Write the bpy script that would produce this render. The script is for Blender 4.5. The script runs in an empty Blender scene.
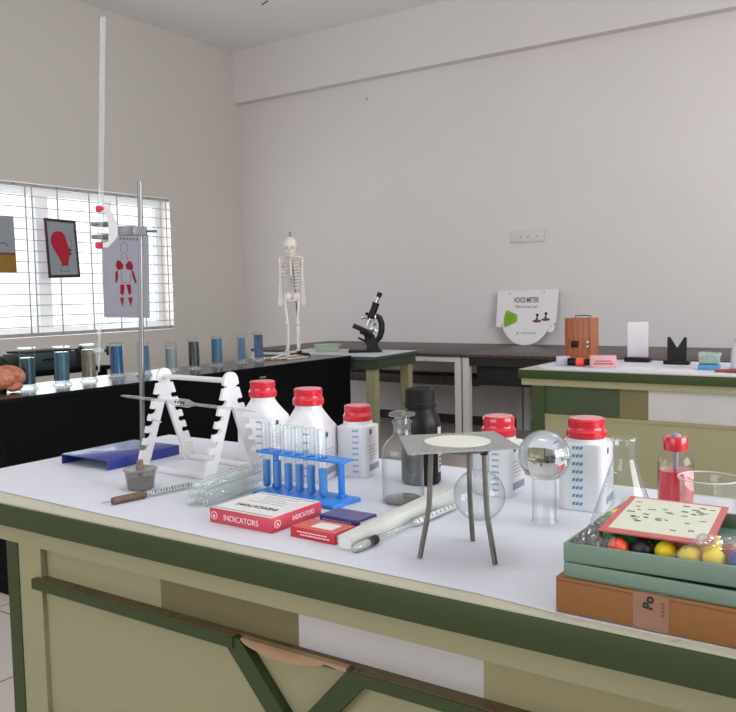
import bpy, bmesh, math, random
from mathutils import Vector, Matrix, noise
random.seed(7)
PI = math.pi
SC = bpy.context.scene
COL = SC.collection

# ------------------------------------------------------------------ materials
def lin(c):
    o = []
    for v in c:
        v /= 255.0
        o.append(v / 12.92 if v <= 0.04045 else ((v + 0.055) / 1.055) ** 2.4)
    return (o[0], o[1], o[2], 1.0)

def mat(name, rgb, rough=0.55, metal=0.0, vary=0.06, scale=14.0, bump=0.0, bscale=60.0, coat=0.0, trans=0.0, spec=0.5):
    m = bpy.data.materials.new(name); m.use_nodes = True
    nt = m.node_tree; p = nt.nodes['Principled BSDF']
    p.inputs['Roughness'].default_value = rough
    p.inputs['Metallic'].default_value = metal
    p.inputs['Coat Weight'].default_value = coat
    p.inputs['Transmission Weight'].default_value = trans
    p.inputs['Specular IOR Level'].default_value = spec
    tc = nt.nodes.new('ShaderNodeTexCoord')
    c = lin(rgb)
    if vary > 0:
        n = nt.nodes.new('ShaderNodeTexNoise'); n.inputs['Scale'].default_value = scale; n.inputs['Detail'].default_value = 4
        nt.links.new(tc.outputs['Object'], n.inputs['Vector'])
        r = nt.nodes.new('ShaderNodeValToRGB')
        r.color_ramp.elements[0].position = 0.3; r.color_ramp.elements[1].position = 0.7
        r.color_ramp.elements[0].color = tuple(v * (1 - vary) for v in c[:3]) + (1,)
        r.color_ramp.elements[1].color = tuple(min(1, v * (1 + vary)) for v in c[:3]) + (1,)
        nt.links.new(n.outputs['Fac'], r.inputs['Fac'])
        nt.links.new(r.outputs['Color'], p.inputs['Base Color'])
    else:
        p.inputs['Base Color'].default_value = c
    if bump > 0:
        n2 = nt.nodes.new('ShaderNodeTexNoise'); n2.inputs['Scale'].default_value = bscale
        nt.links.new(tc.outputs['Object'], n2.inputs['Vector'])
        b = nt.nodes.new('ShaderNodeBump'); b.inputs['Strength'].default_value = bump; b.inputs['Distance'].default_value = 0.004
        nt.links.new(n2.outputs['Fac'], b.inputs['Height']); nt.links.new(b.outputs['Normal'], p.inputs['Normal'])
    return m

def thin_glass(name, tint=(246, 250, 249), edge=0.55, gloss=1.0, haze=0.0):
    """thin-walled clear glass: see-through with Fresnel gloss and slightly denser rims"""
    m = bpy.data.materials.new(name); m.use_nodes = True
    nt = m.node_tree; nt.nodes.clear()
    out = nt.nodes.new('ShaderNodeOutputMaterial')
    tr = nt.nodes.new('ShaderNodeBsdfTransparent'); gl = nt.nodes.new('ShaderNodeBsdfGlossy')
    gl.inputs['Roughness'].default_value = 0.03
    lw = nt.nodes.new('ShaderNodeLayerWeight'); lw.inputs['Blend'].default_value = 0.5
    mixc = nt.nodes.new('ShaderNodeMixRGB')
    t = lin(tint); mixc.inputs[1].default_value = t
    mixc.inputs[2].default_value = tuple(v * edge for v in t[:3]) + (1,)
    pw = nt.nodes.new('ShaderNodeMath'); pw.operation = 'POWER'; pw.inputs[1].default_value = 2.5
    nt.links.new(lw.outputs['Facing'], pw.inputs[0]); nt.links.new(pw.outputs[0], mixc.inputs[0])
    nt.links.new(mixc.outputs[0], tr.inputs['Color'])
    lf = nt.nodes.new('ShaderNodeLayerWeight'); lf.inputs['Blend'].default_value = 0.5
    p5 = nt.nodes.new('ShaderNodeMath'); p5.operation = 'POWER'; p5.inputs[1].default_value = 4.0
    nt.links.new(lf.outputs['Facing'], p5.inputs[0])
    mu = nt.nodes.new('ShaderNodeMath'); mu.operation = 'MULTIPLY_ADD'; mu.inputs[1].default_value = 0.7 * gloss; mu.inputs[2].default_value = 0.04 * gloss; mu.use_clamp = True
    nt.links.new(p5.outputs[0], mu.inputs[0])
    mx = nt.nodes.new('ShaderNodeMixShader')
    nt.links.new(mu.outputs[0], mx.inputs[0]); nt.links.new(tr.outputs[0], mx.inputs[1]); nt.links.new(gl.outputs[0], mx.inputs[2])
    if haze > 0:
        df = nt.nodes.new('ShaderNodeBsdfDiffuse'); df.inputs['Color'].default_value = (.86, .87, .87, 1)
        m2 = nt.nodes.new('ShaderNodeMixShader'); m2.inputs[0].default_value = haze
        nt.links.new(mx.outputs[0], m2.inputs[1]); nt.links.new(df.outputs[0], m2.inputs[2])
        nt.links.new(m2.outputs[0], out.inputs['Surface'])
    else:
        nt.links.new(mx.outputs[0], out.inputs['Surface'])
    return m

def refract(name, rgb, ior, rough=0.0):
    m = bpy.data.materials.new(name); m.use_nodes = True
    nt = m.node_tree; nt.nodes.clear()
    out = nt.nodes.new('ShaderNodeOutputMaterial'); g = nt.nodes.new('ShaderNodeBsdfGlass')
    g.inputs['Color'].default_value = lin(rgb); g.inputs['IOR'].default_value = ior; g.inputs['Roughness'].default_value = rough
    nt.links.new(g.outputs[0], out.inputs['Surface'])
    return m

def tile_mat():
    m = mat('floor_tile', (196, 188, 182), 0.25, vary=0.04, scale=3)
    nt = m.node_tree; p = nt.nodes['Principled BSDF']
    ramp = [n for n in nt.nodes if n.type == 'VALTORGB'][0]; tc = [n for n in nt.nodes if n.type == 'TEX_COORD'][0]
    br = nt.nodes.new('ShaderNodeTexBrick'); br.offset = 0.0; br.squash = 1.0
    br.inputs['Scale'].default_value = 1.0; br.inputs['Brick Width'].default_value = 0.6; br.inputs['Row Height'].default_value = 0.6
    br.inputs['Mortar Size'].default_value = 0.004; br.inputs['Mortar'].default_value = lin((120, 112, 106))
    nt.links.new(tc.outputs['Object'], br.inputs['Vector'])
    nt.links.new(ramp.outputs['Color'], br.inputs['Color1']); nt.links.new(ramp.outputs['Color'], br.inputs['Color2'])
    nt.links.new(br.outputs['Color'], p.inputs['Base Color'])
    return m

def wood_mat(name, rgb, rgb2, scale=9.0, rough=0.45, axis='X'):
    m = mat(name, rgb, rough, vary=0.05)
    nt = m.node_tree; p = nt.nodes['Principled BSDF']; tc = [n for n in nt.nodes if n.type == 'TEX_COORD'][0]
    w = nt.nodes.new('ShaderNodeTexWave'); w.bands_direction = axis
    w.inputs['Scale'].default_value = scale; w.inputs['Distortion'].default_value = 5; w.inputs['Detail'].default_value = 3
    r = nt.nodes.new('ShaderNodeValToRGB'); r.color_ramp.elements[0].color = lin(rgb); r.color_ramp.elements[1].color = lin(rgb2)
    nt.links.new(tc.outputs['Object'], w.inputs['Vector']); nt.links.new(w.outputs['Fac'], r.inputs['Fac'])
    nt.links.new(r.outputs['Color'], p.inputs['Base Color'])
    return m

def worn_mat(name, rgb, rgb_wear, amount=0.62, scale=30, rough=0.5):
    m = mat(name, rgb, rough, vary=0.05, spec=0.25)
    nt = m.node_tree; p = nt.nodes['Principled BSDF']; tc = [n for n in nt.nodes if n.type == 'TEX_COORD'][0]
    n = nt.nodes.new('ShaderNodeTexNoise'); n.inputs['Scale'].default_value = scale; n.inputs['Detail'].default_value = 8; n.inputs['Roughness'].default_value = 0.7
    r = nt.nodes.new('ShaderNodeValToRGB')
    r.color_ramp.elements[0].position = amount; r.color_ramp.elements[1].position = amount + 0.08
    r.color_ramp.elements[0].color = lin(rgb); r.color_ramp.elements[1].color = lin(rgb_wear)
    nt.links.new(tc.outputs['Object'], n.inputs['Vector']); nt.links.new(n.outputs['Fac'], r.inputs['Fac'])
    nt.links.new(r.outputs['Color'], p.inputs['Base Color'])
    return m

M = dict(
    wall=mat('wall_paint', (219, 213, 213), 0.85, vary=0.015, scale=1.2, bump=0.05, bscale=8),
    wall_left=mat('wall_paint_left_shaded', (209, 203, 197), 0.85, vary=0.015, scale=1.2, bump=0.05, bscale=8),  # same wall paint, darkened: the left wall's backlit shade put into the colour
    ceil=mat('ceiling_paint', (236, 235, 233), 0.9, vary=0.01, scale=1),
    skirting=mat('skirting_granite', (46, 36, 35), 0.3, vary=0.2, scale=80),
    floor=tile_mat(),
    white_frame=worn_mat('window_white', (244, 244, 244), (214, 214, 218), 0.66, 40),
    grille=mat('grille_paint', (176, 176, 180), 0.5, vary=0.03),
    bench_cream=worn_mat('bench_cream', (150, 145, 114), (138, 132, 101), 0.62, 5),
    bench_top=worn_mat('bench_top_cream', (180, 175, 156), (140, 132, 112), 0.60, 22),
    bench_green=worn_mat('bench_green', (56, 68, 38), (49, 60, 33), 0.6, 12, 0.5),
    bench_dark_green=mat('bench_dark_green', (52, 66, 36), 0.5),
    table_green=mat('table_edge_green', (44, 68, 52), 0.45, vary=0.08),
    table_apron=mat('table_apron_green', (46, 58, 44), 0.55, vary=0.08),
    olive=mat('olive_board', (108, 99, 64), 0.6, scale=4),
    pale_olive=mat('pale_olive_board', (146, 138, 102), 0.6, scale=4),
    white_board=mat('white_laminate', (184, 179, 178), 0.45, vary=0.02, scale=5),
    rail_top=worn_mat('rail_top_dirty', (96, 84, 58), (70, 58, 40), 0.55, 20, 0.6),
    raw_wood=wood_mat('splintered_wood', (136, 108, 80), (162, 132, 102), 9, 0.8, 'Z'),
    paper=mat('paper_white', (206, 208, 219), 0.6, vary=0.01, scale=3, bump=0.12, bscale=6),
    black_lam=mat('black_laminate', (6, 6, 8), 0.55, vary=0.05, spec=0.08),
    counter_top=mat('counter_black_top', (52, 52, 56), 0.22, vary=0.08, scale=30),
    desk_dark=wood_mat('dark_wenge', (58, 44, 44), (74, 58, 57), 6, 0.4),
    desk_black=mat('desk_black', (24, 20, 21), 0.5),
    desk_metal=mat('desk_grey_metal', (204, 198, 194), 0.45, vary=0.02),
    blue_paint=mat('blue_enamel', (34, 52, 138), 0.38, coat=0.15, vary=0.04),
    steel=mat('rod_steel', (132, 131, 132), 0.4, 0.8, vary=0.03),
    chrome=mat('chrome', (214, 214, 216), 0.12, 1.0, vary=0.0),
    dull_iron=mat('tripod_iron', (112, 110, 106), 0.5, 0.75, vary=0.15, scale=60),
    gauze=mat('wire_gauze', (146, 146, 145), 0.55, 0.2, vary=0.18, scale=300, bump=0.5, bscale=500),
    ceramic=mat('gauze_ceramic', (206, 205, 196), 0.9, vary=0.04, scale=60),
    white_plastic=mat('white_plastic', (218, 217, 219), 0.35, vary=0.01),
    clamp_white=mat('clamp_grey_white', (196, 194, 194), 0.4, vary=0.03),
    clamp_grey=mat('clamp_grey', (140, 140, 142), 0.4, 0.5, vary=0.05),
    red_rubber=mat('red_rubber', (196, 30, 62), 0.5, vary=0.04),
    hdpe=mat('bottle_white', (220, 220, 224), 0.3, vary=0.01, coat=0.3),
    cap_red=mat('cap_red', (200, 26, 46), 0.25, vary=0.05, coat=0.5),
    cap_top=mat('cap_top_pink', (222, 128, 138), 0.3, vary=0.12, scale=60, coat=0.5),
    print_teal=mat('print_teal', (64, 142, 164), 0.5, vary=0.0),
    print_blue=mat('print_blue_grey', (120, 152, 184), 0.5, vary=0.0),
    print_dark=mat('print_dark', (62, 60, 70), 0.5, vary=0.0),
    print_grey=mat('print_grey', (170, 172, 182), 0.5, vary=0.0),
    print_slate=mat('print_slate', (136, 138, 158), 0.5, vary=0.0),
    black_plastic=mat('black_plastic', (9, 9, 11), 0.42, vary=0.05, spec=0.3),
    black_cap=mat('black_cap', (18, 18, 20), 0.6, vary=0.05, spec=0.25),
    label_cream=mat('label_cream', (206, 202, 190), 0.6, vary=0.03),
    glass=thin_glass('clear_glass', (250, 252, 252), .72, .8),
    glass_soft=thin_glass('clear_glass_soft', (249, 252, 251), 0.62, 1.4, .04),
    glass_pale=thin_glass('pale_glass', (248, 251, 251), 0.75, 1.6, .16),
    glass_bundle=thin_glass('bundle_glass', (250, 253, 252), 0.80, 1.4, .09),
    jar_foot=thin_glass('jar_foot_glass', (236, 242, 244), 0.7, 1.3, .10),
    lamp_smoke=thin_glass('lamp_smoky', (176, 172, 164), 0.5, 1.5, .14),
    base_glass=thin_glass('bottle_base_glass', (196, 200, 194), 0.6, 1.2, .12),
    lamp_dregs=mat('lamp_dregs', (104, 88, 72), 0.5, vary=0.2, scale=60),
    tube_glass=thin_glass('tube_glass', (248, 251, 252), 0.72, .9),
    pane=thin_glass('window_pane', (250, 253, 253), 0.9, 0.7),
    plastic_clear=thin_glass('clear_plastic_film', (251, 251, 251), 0.85, 2.4, .03),
    beaker_pl=thin_glass('beaker_clear', (250, 250, 249), 0.7, 1.3, .05),
    water=refract('water_fill', (252, 254, 253), 1.36),
    thick_glass=refract('thick_glass', (206, 214, 208), 1.45),
    blue_rack=mat('rack_blue', (46, 132, 220), 0.35, vary=0.03),
    blue_liquid=mat('blue_liquid', (78, 150, 222), 0.15, vary=0.03, coat=0.4),
    red_liquid=mat('red_liquid', (208, 44, 54), 0.15, vary=0.05, coat=0.5),
    red_print=mat('box_red_pink', (200, 62, 84), 0.4, vary=0.05),
    box_red=mat('box_red', (194, 30, 48), 0.4, vary=0.05),
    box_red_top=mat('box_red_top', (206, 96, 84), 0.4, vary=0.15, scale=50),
    box_blue=mat('box_violet_blue', (48, 42, 118), 0.4, vary=0.08),
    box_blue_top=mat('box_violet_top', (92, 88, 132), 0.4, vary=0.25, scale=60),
    box_white=mat('box_white', (222, 220, 218), 0.5, vary=0.03),
    box_grey=mat('box_grey_card', (206, 204, 200), 0.6, vary=0.04),
    lead_brown=mat('brown_shot', (98, 76, 62), 0.6, vary=0.35, scale=260),
    mercury=mat('mercury_silver', (186, 186, 182), 0.3, 0.3, vary=0.1, scale=120),
    zinc=mat('lamp_zinc', (150, 148, 140), 0.35, 0.7, vary=0.1, scale=50),
    wick=mat('lamp_wick_holder', (120, 104, 92), 0.6, 0.2, vary=0.2, scale=80),
    kit_green=mat('kit_green', (112, 136, 120), 0.45, vary=0.04),
    kit_dark=mat('kit_seam', (20, 26, 22), 0.7),
    cardboard=mat('brown_card', (140, 92, 42), 0.6, vary=0.06, scale=6),
    tape=mat('packing_tape', (146, 106, 82), 0.2, vary=0.03, coat=0.6),
    card_red=mat('card_red_border', (186, 88, 90), 0.5, vary=0.05),
    card_cream=mat('card_cream', (200, 201, 184), 0.5, vary=0.02),
    ink=mat('ink_black', (26, 24, 24), 0.6, vary=0.0),
    ink_grey=mat('ink_grey', (120, 124, 112), 0.6, vary=0.0),
    ink_white=mat('ink_white', (240, 222, 222), 0.6, vary=0.0),
    ink_brown=mat('ink_brown', (110, 66, 50), 0.6, vary=0.0),
    ink_sand=mat('ink_sand', (196, 164, 146), 0.6, vary=0.0),
    lime=mat('sign_lime', (132, 178, 22), 0.5, vary=0.03),
    lime_dark=mat('sign_lime_dark', (92, 142, 14), 0.5, vary=0.0),
    sign_white=mat('sign_white', (232, 228, 230), 0.4, vary=0.01),
    ball_black=mat('ball_black', (40, 42, 50), 0.4, vary=0.05),
    ball_orange=mat('ball_orange_red', (255, 92, 66), 0.35, vary=0.03),
    ball_green=mat('ball_green', (32, 148, 64), 0.35, vary=0.03),
    ball_yellow=mat('ball_yellow', (248, 214, 40), 0.35, vary=0.03),
    ball_mustard=mat('ball_mustard', (208, 160, 34), 0.35, vary=0.05),
    ball_red=mat('ball_dark_red', (150, 52, 52), 0.35, vary=0.05),
    ball_blue=mat('ball_blue', (46, 62, 140), 0.35, vary=0.03),
    bone=mat('bone_plastic', (220, 213, 207), 0.5, vary=0.03),
    scope_black=mat('scope_black', (14, 13, 13), 0.4, vary=0.05, spec=0.3),
    case_wood=wood_mat('case_wood', (142, 76, 44), (158, 92, 58), 12, 0.4),
    mirror=mat('mirror_face', (206, 200, 206), 0.25, 0.3, vary=0.02),
    tray_green=mat('tray_sage', (158, 172, 150), 0.5, vary=0.03),
    pink_box=mat('pink_box', (206, 150, 152), 0.5, vary=0.04),
    lilac_box=mat('lilac_box', (186, 178, 196), 0.5, vary=0.04),
    sky_box=mat('sky_box', (70, 130, 176), 0.4, vary=0.05),
    crinkle=mat('crinkled_pack', (138, 156, 150), 0.3, vary=0.2, scale=80, bump=0.6, bscale=60),
    poster_grey=mat('poster_grey', (150, 156, 164), 0.6, vary=0.02),
    poster_mustard=mat('poster_mustard', (146, 112, 30), 0.6, vary=0.05),
    poster_lilac=mat('poster_lilac', (196, 196, 212), 0.6, vary=0.02),
    poster_frame=mat('poster_frame', (66, 40, 52), 0.5, vary=0.05),
    crimson=mat('poster_crimson', (178, 12, 50), 0.6, vary=0.05),
    brain=mat('brain_tan', (184, 116, 90), 0.45, vary=0.22, scale=60, bump=0.9, bscale=70),
    cloth_black=mat('cloth_black', (18, 18, 20), 0.8, vary=0.2, scale=40, bump=0.5, bscale=30),
    case_teal=mat('case_teal_black', (42, 56, 62), 0.35, vary=0.2, scale=14),
    fluid_teal=mat('fluid_teal', (40, 74, 86), 0.2, vary=0.12, scale=40, coat=0.4),
    fluid_teal2=mat('fluid_teal_mid', (62, 104, 118), 0.2, vary=0.10, scale=40, coat=0.4),
    fluid_brown=mat('fluid_brown', (124, 116, 98), 0.3, vary=0.30, scale=40, coat=0.4),
    fluid_blue=mat('fluid_blue', (34, 92, 140), 0.2, vary=0.10, scale=40, coat=0.4),
    fluid_grey=mat('fluid_grey', (138, 146, 148), 0.2, vary=0.05, scale=40, coat=0.4),
    fluid_dark=mat('fluid_dark_green', (48, 60, 52), 0.3, vary=0.35, scale=40, coat=0.4),
    fluid_steel=mat('fluid_steel_blue', (64, 108, 140), 0.2, vary=0.10, scale=40, coat=0.4),
    fluid_navy=mat('fluid_patterned_blue', (50, 86, 128), 0.2, vary=0.6, scale=50, coat=0.4),
    elastic=mat('elastic_tan', (176, 140, 120), 0.6, vary=0.02),
    switch_white=mat('switch_plate', (214, 208, 206), 0.4, vary=0.01),
)

# ------------------------------------------------------------------ mesh builder
class B:
    def __init__(s): s.bm = bmesh.new()
    def _mi(s, faces, mi):
        for f in faces: f.material_index = mi
    def box(s, c, size, rz=0.0, mi=0, bev=0.0, rot=None, seg=2):
        mx = Matrix.Translation(c) @ (rot.to_4x4() if rot is not None else Matrix.Rotation(rz, 4, 'Z')) @ Matrix.Diagonal((size[0], size[1], size[2], 1))
        r = bmesh.ops.create_cube(s.bm, size=1.0, matrix=mx)
        vs = r['verts']; fs = list({f for v in vs for f in v.link_faces})
        s._mi(fs, mi)
        if bev > 0:
            es = list({e for v in vs for e in v.link_edges})
            rr = bmesh.ops.bevel(s.bm, geom=es, offset=bev, segments=seg, affect='EDGES', profile=0.5)
            s._mi(rr['faces'], mi)
        return s
    def rings(s, rings, mi=0, caps=True, closed=False):
        vv = [[s.bm.verts.new(p) for p in r] for r in rings]
        n = len(vv[0]); k = len(vv)
        for i in range(k if closed else k - 1):
            a, b = vv[i], vv[(i + 1) % k]
            for j in range(n):
                try: s.bm.faces.new((a[j], a[(j + 1) % n], b[(j + 1) % n], b[j])).material_index = mi
                except ValueError: pass
        if caps and not closed:
            s.bm.faces.new(list(reversed(vv[0]))).material_index = mi
            s.bm.faces.new(vv[-1]).material_index = mi
        return s
    def lathe(s, prof, c=(0, 0, 0), seg=32, mi=0, axis=None, caps=True):
        """prof: list of (r, z)"""
        c = Vector(c); q = Vector((0, 0, 1)).rotation_difference(Vector(axis).normalized()) if axis is not None else None
        rs = []
        for r, z in prof:
            r = max(r, 1e-5); ring = []
            for i in range(seg):
                a = 2 * PI * i / seg; p = Vector((r * math.cos(a), r * math.sin(a), z))
                if q: p = q @ p
                ring.append(c + p)
            rs.append(ring)
        return s.rings(rs, mi, caps)
    def cyl(s, p0, p1, r0, r1=None, seg=20, mi=0):
        p0, p1 = Vector(p0), Vector(p1); r1 = r0 if r1 is None else r1
        return s.lathe([(r0, 0), (r1, (p1 - p0).length)], p0, seg, mi, axis=(p1 - p0))
    def tube(s, pts, r, seg=10, mi=0, closed=False):
        P = [Vector(p) for p in pts]; n = len(P); rs = []
        R = r if isinstance(r, (list, tuple)) else [r] * n
        up = None
        for i in range(n):
            if closed: t = (P[(i + 1) % n] - P[i - 1]).normalized()
            else: t = (P[min(i + 1, n - 1)] - P[max(i - 1, 0)]).normalized()
            if up is None:
                up = t.orthogonal().normalized()
            up = (up - t * up.dot(t))
            up = up.normalized() if up.length > 1e-6 else t.orthogonal().normalized()
            b = t.cross(up)
            rs.append([P[i] + (up * math.cos(2 * PI * k / seg) + b * math.sin(2 * PI * k / seg)) * R[i] for k in range(seg)])
        return s.rings(rs, mi, True, closed)
    def sph(s, c, r, seg=24, mi=0, rot=None):
        r = (r, r, r) if not isinstance(r, (tuple, list)) else r
        mx = Matrix.Translation(c) @ (rot.to_4x4() if rot is not None else Matrix.Identity(4)) @ Matrix.Diagonal((r[0], r[1], r[2], 1))
        q = bmesh.ops.create_uvsphere(s.bm, u_segments=seg, v_segments=max(8, seg // 2), radius=1.0, matrix=mx)
        s._mi({f for v in q['verts'] for f in v.link_faces}, mi)
        return s
    def prism(s, poly, mx, t, mi=0):
        """poly in local XY, extruded along local +Z by t, then placed by matrix mx"""
        a = [s.bm.verts.new(mx @ Vector((x, y, 0))) for x, y in poly]
        b = [s.bm.verts.new(mx @ Vector((x, y, t))) for x, y in poly]
        n = len(poly); fs = [s.bm.faces.new(list(reversed(a))), s.bm.faces.new(b)]
        sides = [s.bm.faces.new((a[i], a[(i + 1) % n], b[(i + 1) % n], b[i])) for i in range(n)]
        s._mi(fs + sides, mi)
        for f in fs: f.normal_update()
        if n > 4: bmesh.ops.triangulate(s.bm, faces=fs)
        return s
    def grid(s, nx, ny, f, mi=0):
        v = [[s.bm.verts.new(f(i / nx, j / ny)) for j in range(ny + 1)] for i in range(nx + 1)]
        for i in range(nx):
            for j in range(ny):
                s.bm.faces.new((v[i][j], v[i + 1][j], v[i + 1][j + 1], v[i][j + 1])).material_index = mi
        return s
    def build(s, name, mats, parent=None, loc=None, sharp=35):
        bmesh.ops.recalc_face_normals(s.bm, faces=s.bm.faces)
        me = bpy.data.meshes.new(name); s.bm.to_mesh(me); s.bm.free()
        for m in (mats if isinstance(mats, (list, tuple)) else [mats]): me.materials.append(m)
        for p in me.polygons: p.use_smooth = True
        me.set_sharp_from_angle(angle=math.radians(sharp))
        o = bpy.data.objects.new(name, me); COL.objects.link(o)
        if parent is not None: o.parent = parent
        if loc is not None: o.location = loc
        return o

def thing(name, label, cat, loc=(0, 0, 0), rz=0.0, group=None):
    o = bpy.data.objects.new(name, None); COL.objects.link(o)
    o.empty_display_size = 0.02
    o.location = loc; o.rotation_euler = (0, 0, rz)
    return tag(o, label, cat, group)
def tag(o, label, cat, group=None):
    o['label'] = label; o['category'] = cat
    if group: o['group'] = group
    return o
def plabel(o, label): o['label'] = label; return o
def struct(o): o['kind'] = 'structure'; return o

def text(name, body, size, m, parent, mx, align='CENTER', depth=0.0003, sx=1.0, bold=0.0):
    cu = bpy.data.curves.new(name, 'FONT'); cu.body = body; cu.size = size; cu.align_x = align; cu.align_y = 'CENTER'
    cu.extrude = depth; cu.offset = bold; cu.resolution_u = 3
    t = bpy.data.objects.new(name + '_curve', cu); COL.objects.link(t)
    bpy.context.view_layer.update()
    me = bpy.data.meshes.new_from_object(t.evaluated_get(bpy.context.evaluated_depsgraph_get()))
    bpy.data.objects.remove(t); bpy.data.curves.remove(cu)
    me.name = name
    me.transform(mx @ Matrix.Diagonal((sx, 1, 1, 1)))
    me.materials.clear(); me.materials.append(m)
    o = bpy.data.objects.new(name, me); COL.objects.link(o)
    if parent is not None: o.parent = parent
    return o

def RX(a): return Matrix.Rotation(a, 4, 'X')
def RY(a): return Matrix.Rotation(a, 4, 'Y')
def RZ(a): return Matrix.Rotation(a, 4, 'Z')
def T(x, y, z): return Matrix.Translation((x, y, z))
FRONT = RX(PI / 2)                     # local XY -> world XZ, facing -Y
LEFTW = RZ(PI / 2) @ RX(PI / 2)        # local XY -> world YZ, facing +X

# ------------------------------------------------------------------ the room
XL, XR, YB, YF, HC = -6.09, 2.9, 6.714, -3.2, 3.75
struct(B().box(((XL + XR) / 2, (YB + YF) / 2, -0.05), (XR - XL + 0.6, YB - YF + 0.6, 0.1)).build('floor', M['floor']))
struct(B().box(((XL + XR) / 2, (YB + YF) / 2, HC + 0.05), (XR - XL + 0.6, YB - YF + 0.6, 0.1)).build('ceiling', M['ceil']))
struct(B().box(((XL + XR) / 2, YB + 0.1, HC / 2), (XR - XL + 0.4, 0.2, HC)).build('wall_back', M['wall']))
struct(B().box(((XL + XR) / 2, YB - 0.05, 3.485), (XR - XL, 0.10, 0.53)).build('trim_1', M['wall']))     # beam along the back wall
struct(B().box(((XL + XR) / 2, YB - 0.006, 0.041), (XR - XL, 0.012, 0.082)).build('baseboard_back', M['skirting']))
struct(B().box((XL + 0.006, (YB + YF) / 2, 0.041), (0.012, YB - YF - 0.03, 0.082)).build('baseboard_left', M['skirting']))

def holed_wall(name, axis, pos, thick, a0, a1, holes, m):
    """wall plane with rectangular window openings; axis 'X' = wall normal along X"""
    b = B(); holes = sorted(holes); cur = a0
    def slab(u0, u1, z0, z1):
        if u1 - u0 < 1e-4 or z1 - z0 < 1e-4: return
        if axis == 'X': b.box((pos, (u0 + u1) / 2, (z0 + z1) / 2), (thick, u1 - u0, z1 - z0))
        else: b.box(((u0 + u1) / 2, pos, (z0 + z1) / 2), (u1 - u0, thick, z1 - z0))
    for (u0, u1, z0, z1) in holes:
        slab(cur, u0, 0, HC); slab(u0, u1, 0, z0); slab(u0, u1, z1, HC); cur = u1
    slab(cur, a1, 0, HC)
    return struct(b.build(name, m))
holed_wall('wall_left', 'X', XL - 0.1, 0.2, YF - 0.2, YB + 0.2, [(2.95, 5.67, 0.90, 2.155)], M['wall_left'])
holed_wall('wall_right', 'X', XR + 0.1, 0.2, YF - 0.2, YB + 0.2, [(0.2, 3.2, 0.9, 2.8)], M['wall'])
holed_wall('wall_rear', 'Y', YF - 0.1, 0.2, XL - 0.2, XR + 0.2, [(-4.3, -.1, 0.9, 2.8)], M['wall'])

# left window with its reveal, sash frames and steel grille
w1 = B()
y0, y1, z0, z1, xf = 2.95, 5.67, 0.90, 2.155, XL - 0.165
w1.box((xf, (y0 + y1) / 2, z1 - 0.035), (0.06, y1 - y0, 0.07)); w1.box((xf, (y0 + y1) / 2, z0 + 0.035), (0.06, y1 - y0, 0.07))
for yy, ww in ((y0 + 0.03, 0.06), (4.36, 0.12), (5.06, 0.06), (y1 - 0.03, 0.06)):
    w1.box((xf, yy, (z0 + z1) / 2), (0.05, ww, z1 - z0))
win = struct(w1.build('window_1', M['white_frame']))
B().box((xf, (y0 + y1) / 2, (z0 + z1) / 2), (0.004, y1 - y0 - 0.1, z1 - z0 - 0.1)).build('pane', M['pane'], win)
g = B(); xg = XL + 0.01
for i in range(13):
    zz = 0.985 + i * 0.0885
    g.box((xg, (y0 + 5.63) / 2, zz), (0.006, 5.63 - y0 + 0.05, 0.007))
for yy in (3.2, 3.62, 4.10, 4.16, 4.40, 4.72, 5.02, 5.31, 5.60):
    g.box((xg + 0.008, yy, 1.53), (0.008, 0.012, 1.22))
g.box((xg + 0.002, (y0 + 5.65) / 2, 2.135), (0.012, 2.70, 0.03)); g.box((xg + 0.002, (y0 + 5.65) / 2, 0.92), (0.012, 2.70, 0.03))
for yy in [3.0 + k * 0.2 for k in range(14)]:
    g.sph((xg + 0.01, yy, 2.135), (0.004, 0.012, 0.006), 8, 1); g.sph((xg + 0.01, yy, 0.92), (0.004, 0.012, 0.006), 8, 1)
plabel(g.build('window_grille', [M['grille'], M['clamp_grey']], win), 'thin steel grille bars across the window')

# unseen windows added behind the camera and on the right to light the room
for nm, ax, pos, u0, u1 in (('added_window_2', 'X', XR + 0.1, 0.2, 3.2), ('added_window_3', 'Y', YF - 0.1, -4.3, -.1)):
    b = B()
    def bb(uc, zc, us, zs):
        if ax == 'X': b.box((pos, uc, zc), (0.06, us, zs))
        else: b.box((uc, pos, zc), (us, 0.06, zs))
    for zc in (0.93, 2.77): bb((u0 + u1) / 2, zc, u1 - u0, 0.06)
    for k in range(5): bb(u0 + 0.03 + (u1 - u0 - 0.06) * k / 4, 1.85, 0.06, 1.9)
    struct(b.build(nm, M['white_frame']))

# ceiling hook, wall switch plate, screw
hk = B(); hk.tube([(-4.80, 5.69, 3.752), (-4.81, 5.69, 3.745), (-4.835, 5.68, 3.735), (-4.855, 5.67, 3.72)], 0.005)
tag(hk.build('ceiling_hook', M['ink']), 'short dark wire hook hanging from the ceiling', 'hook')
sw = thing('switch_plate', 'white switch board on the back wall above the sign', 'switch', (-2.845, YB, 1.668))
B().box((0, -0.008, 0), (0.305, 0.016, 0.105), bev=0.003).build('plate', M['switch_white'], sw)
for k, x in enumerate((-0.06, 0.01, 0.09)):
    B().box((x, -0.018, -0.005), (0.010, 0.004, 0.014), bev=0.001).build('socket' if k else 'rocker', M['print_slate'], sw)
sc = B(); sc.cyl((-4.47, YB - 0.02, 3.053), (-4.47, YB, 3.053), 0.012, seg=12)
tag(sc.build('wall_screw', M['clamp_white']), 'small screw plug high on the back wall', 'screw')

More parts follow.
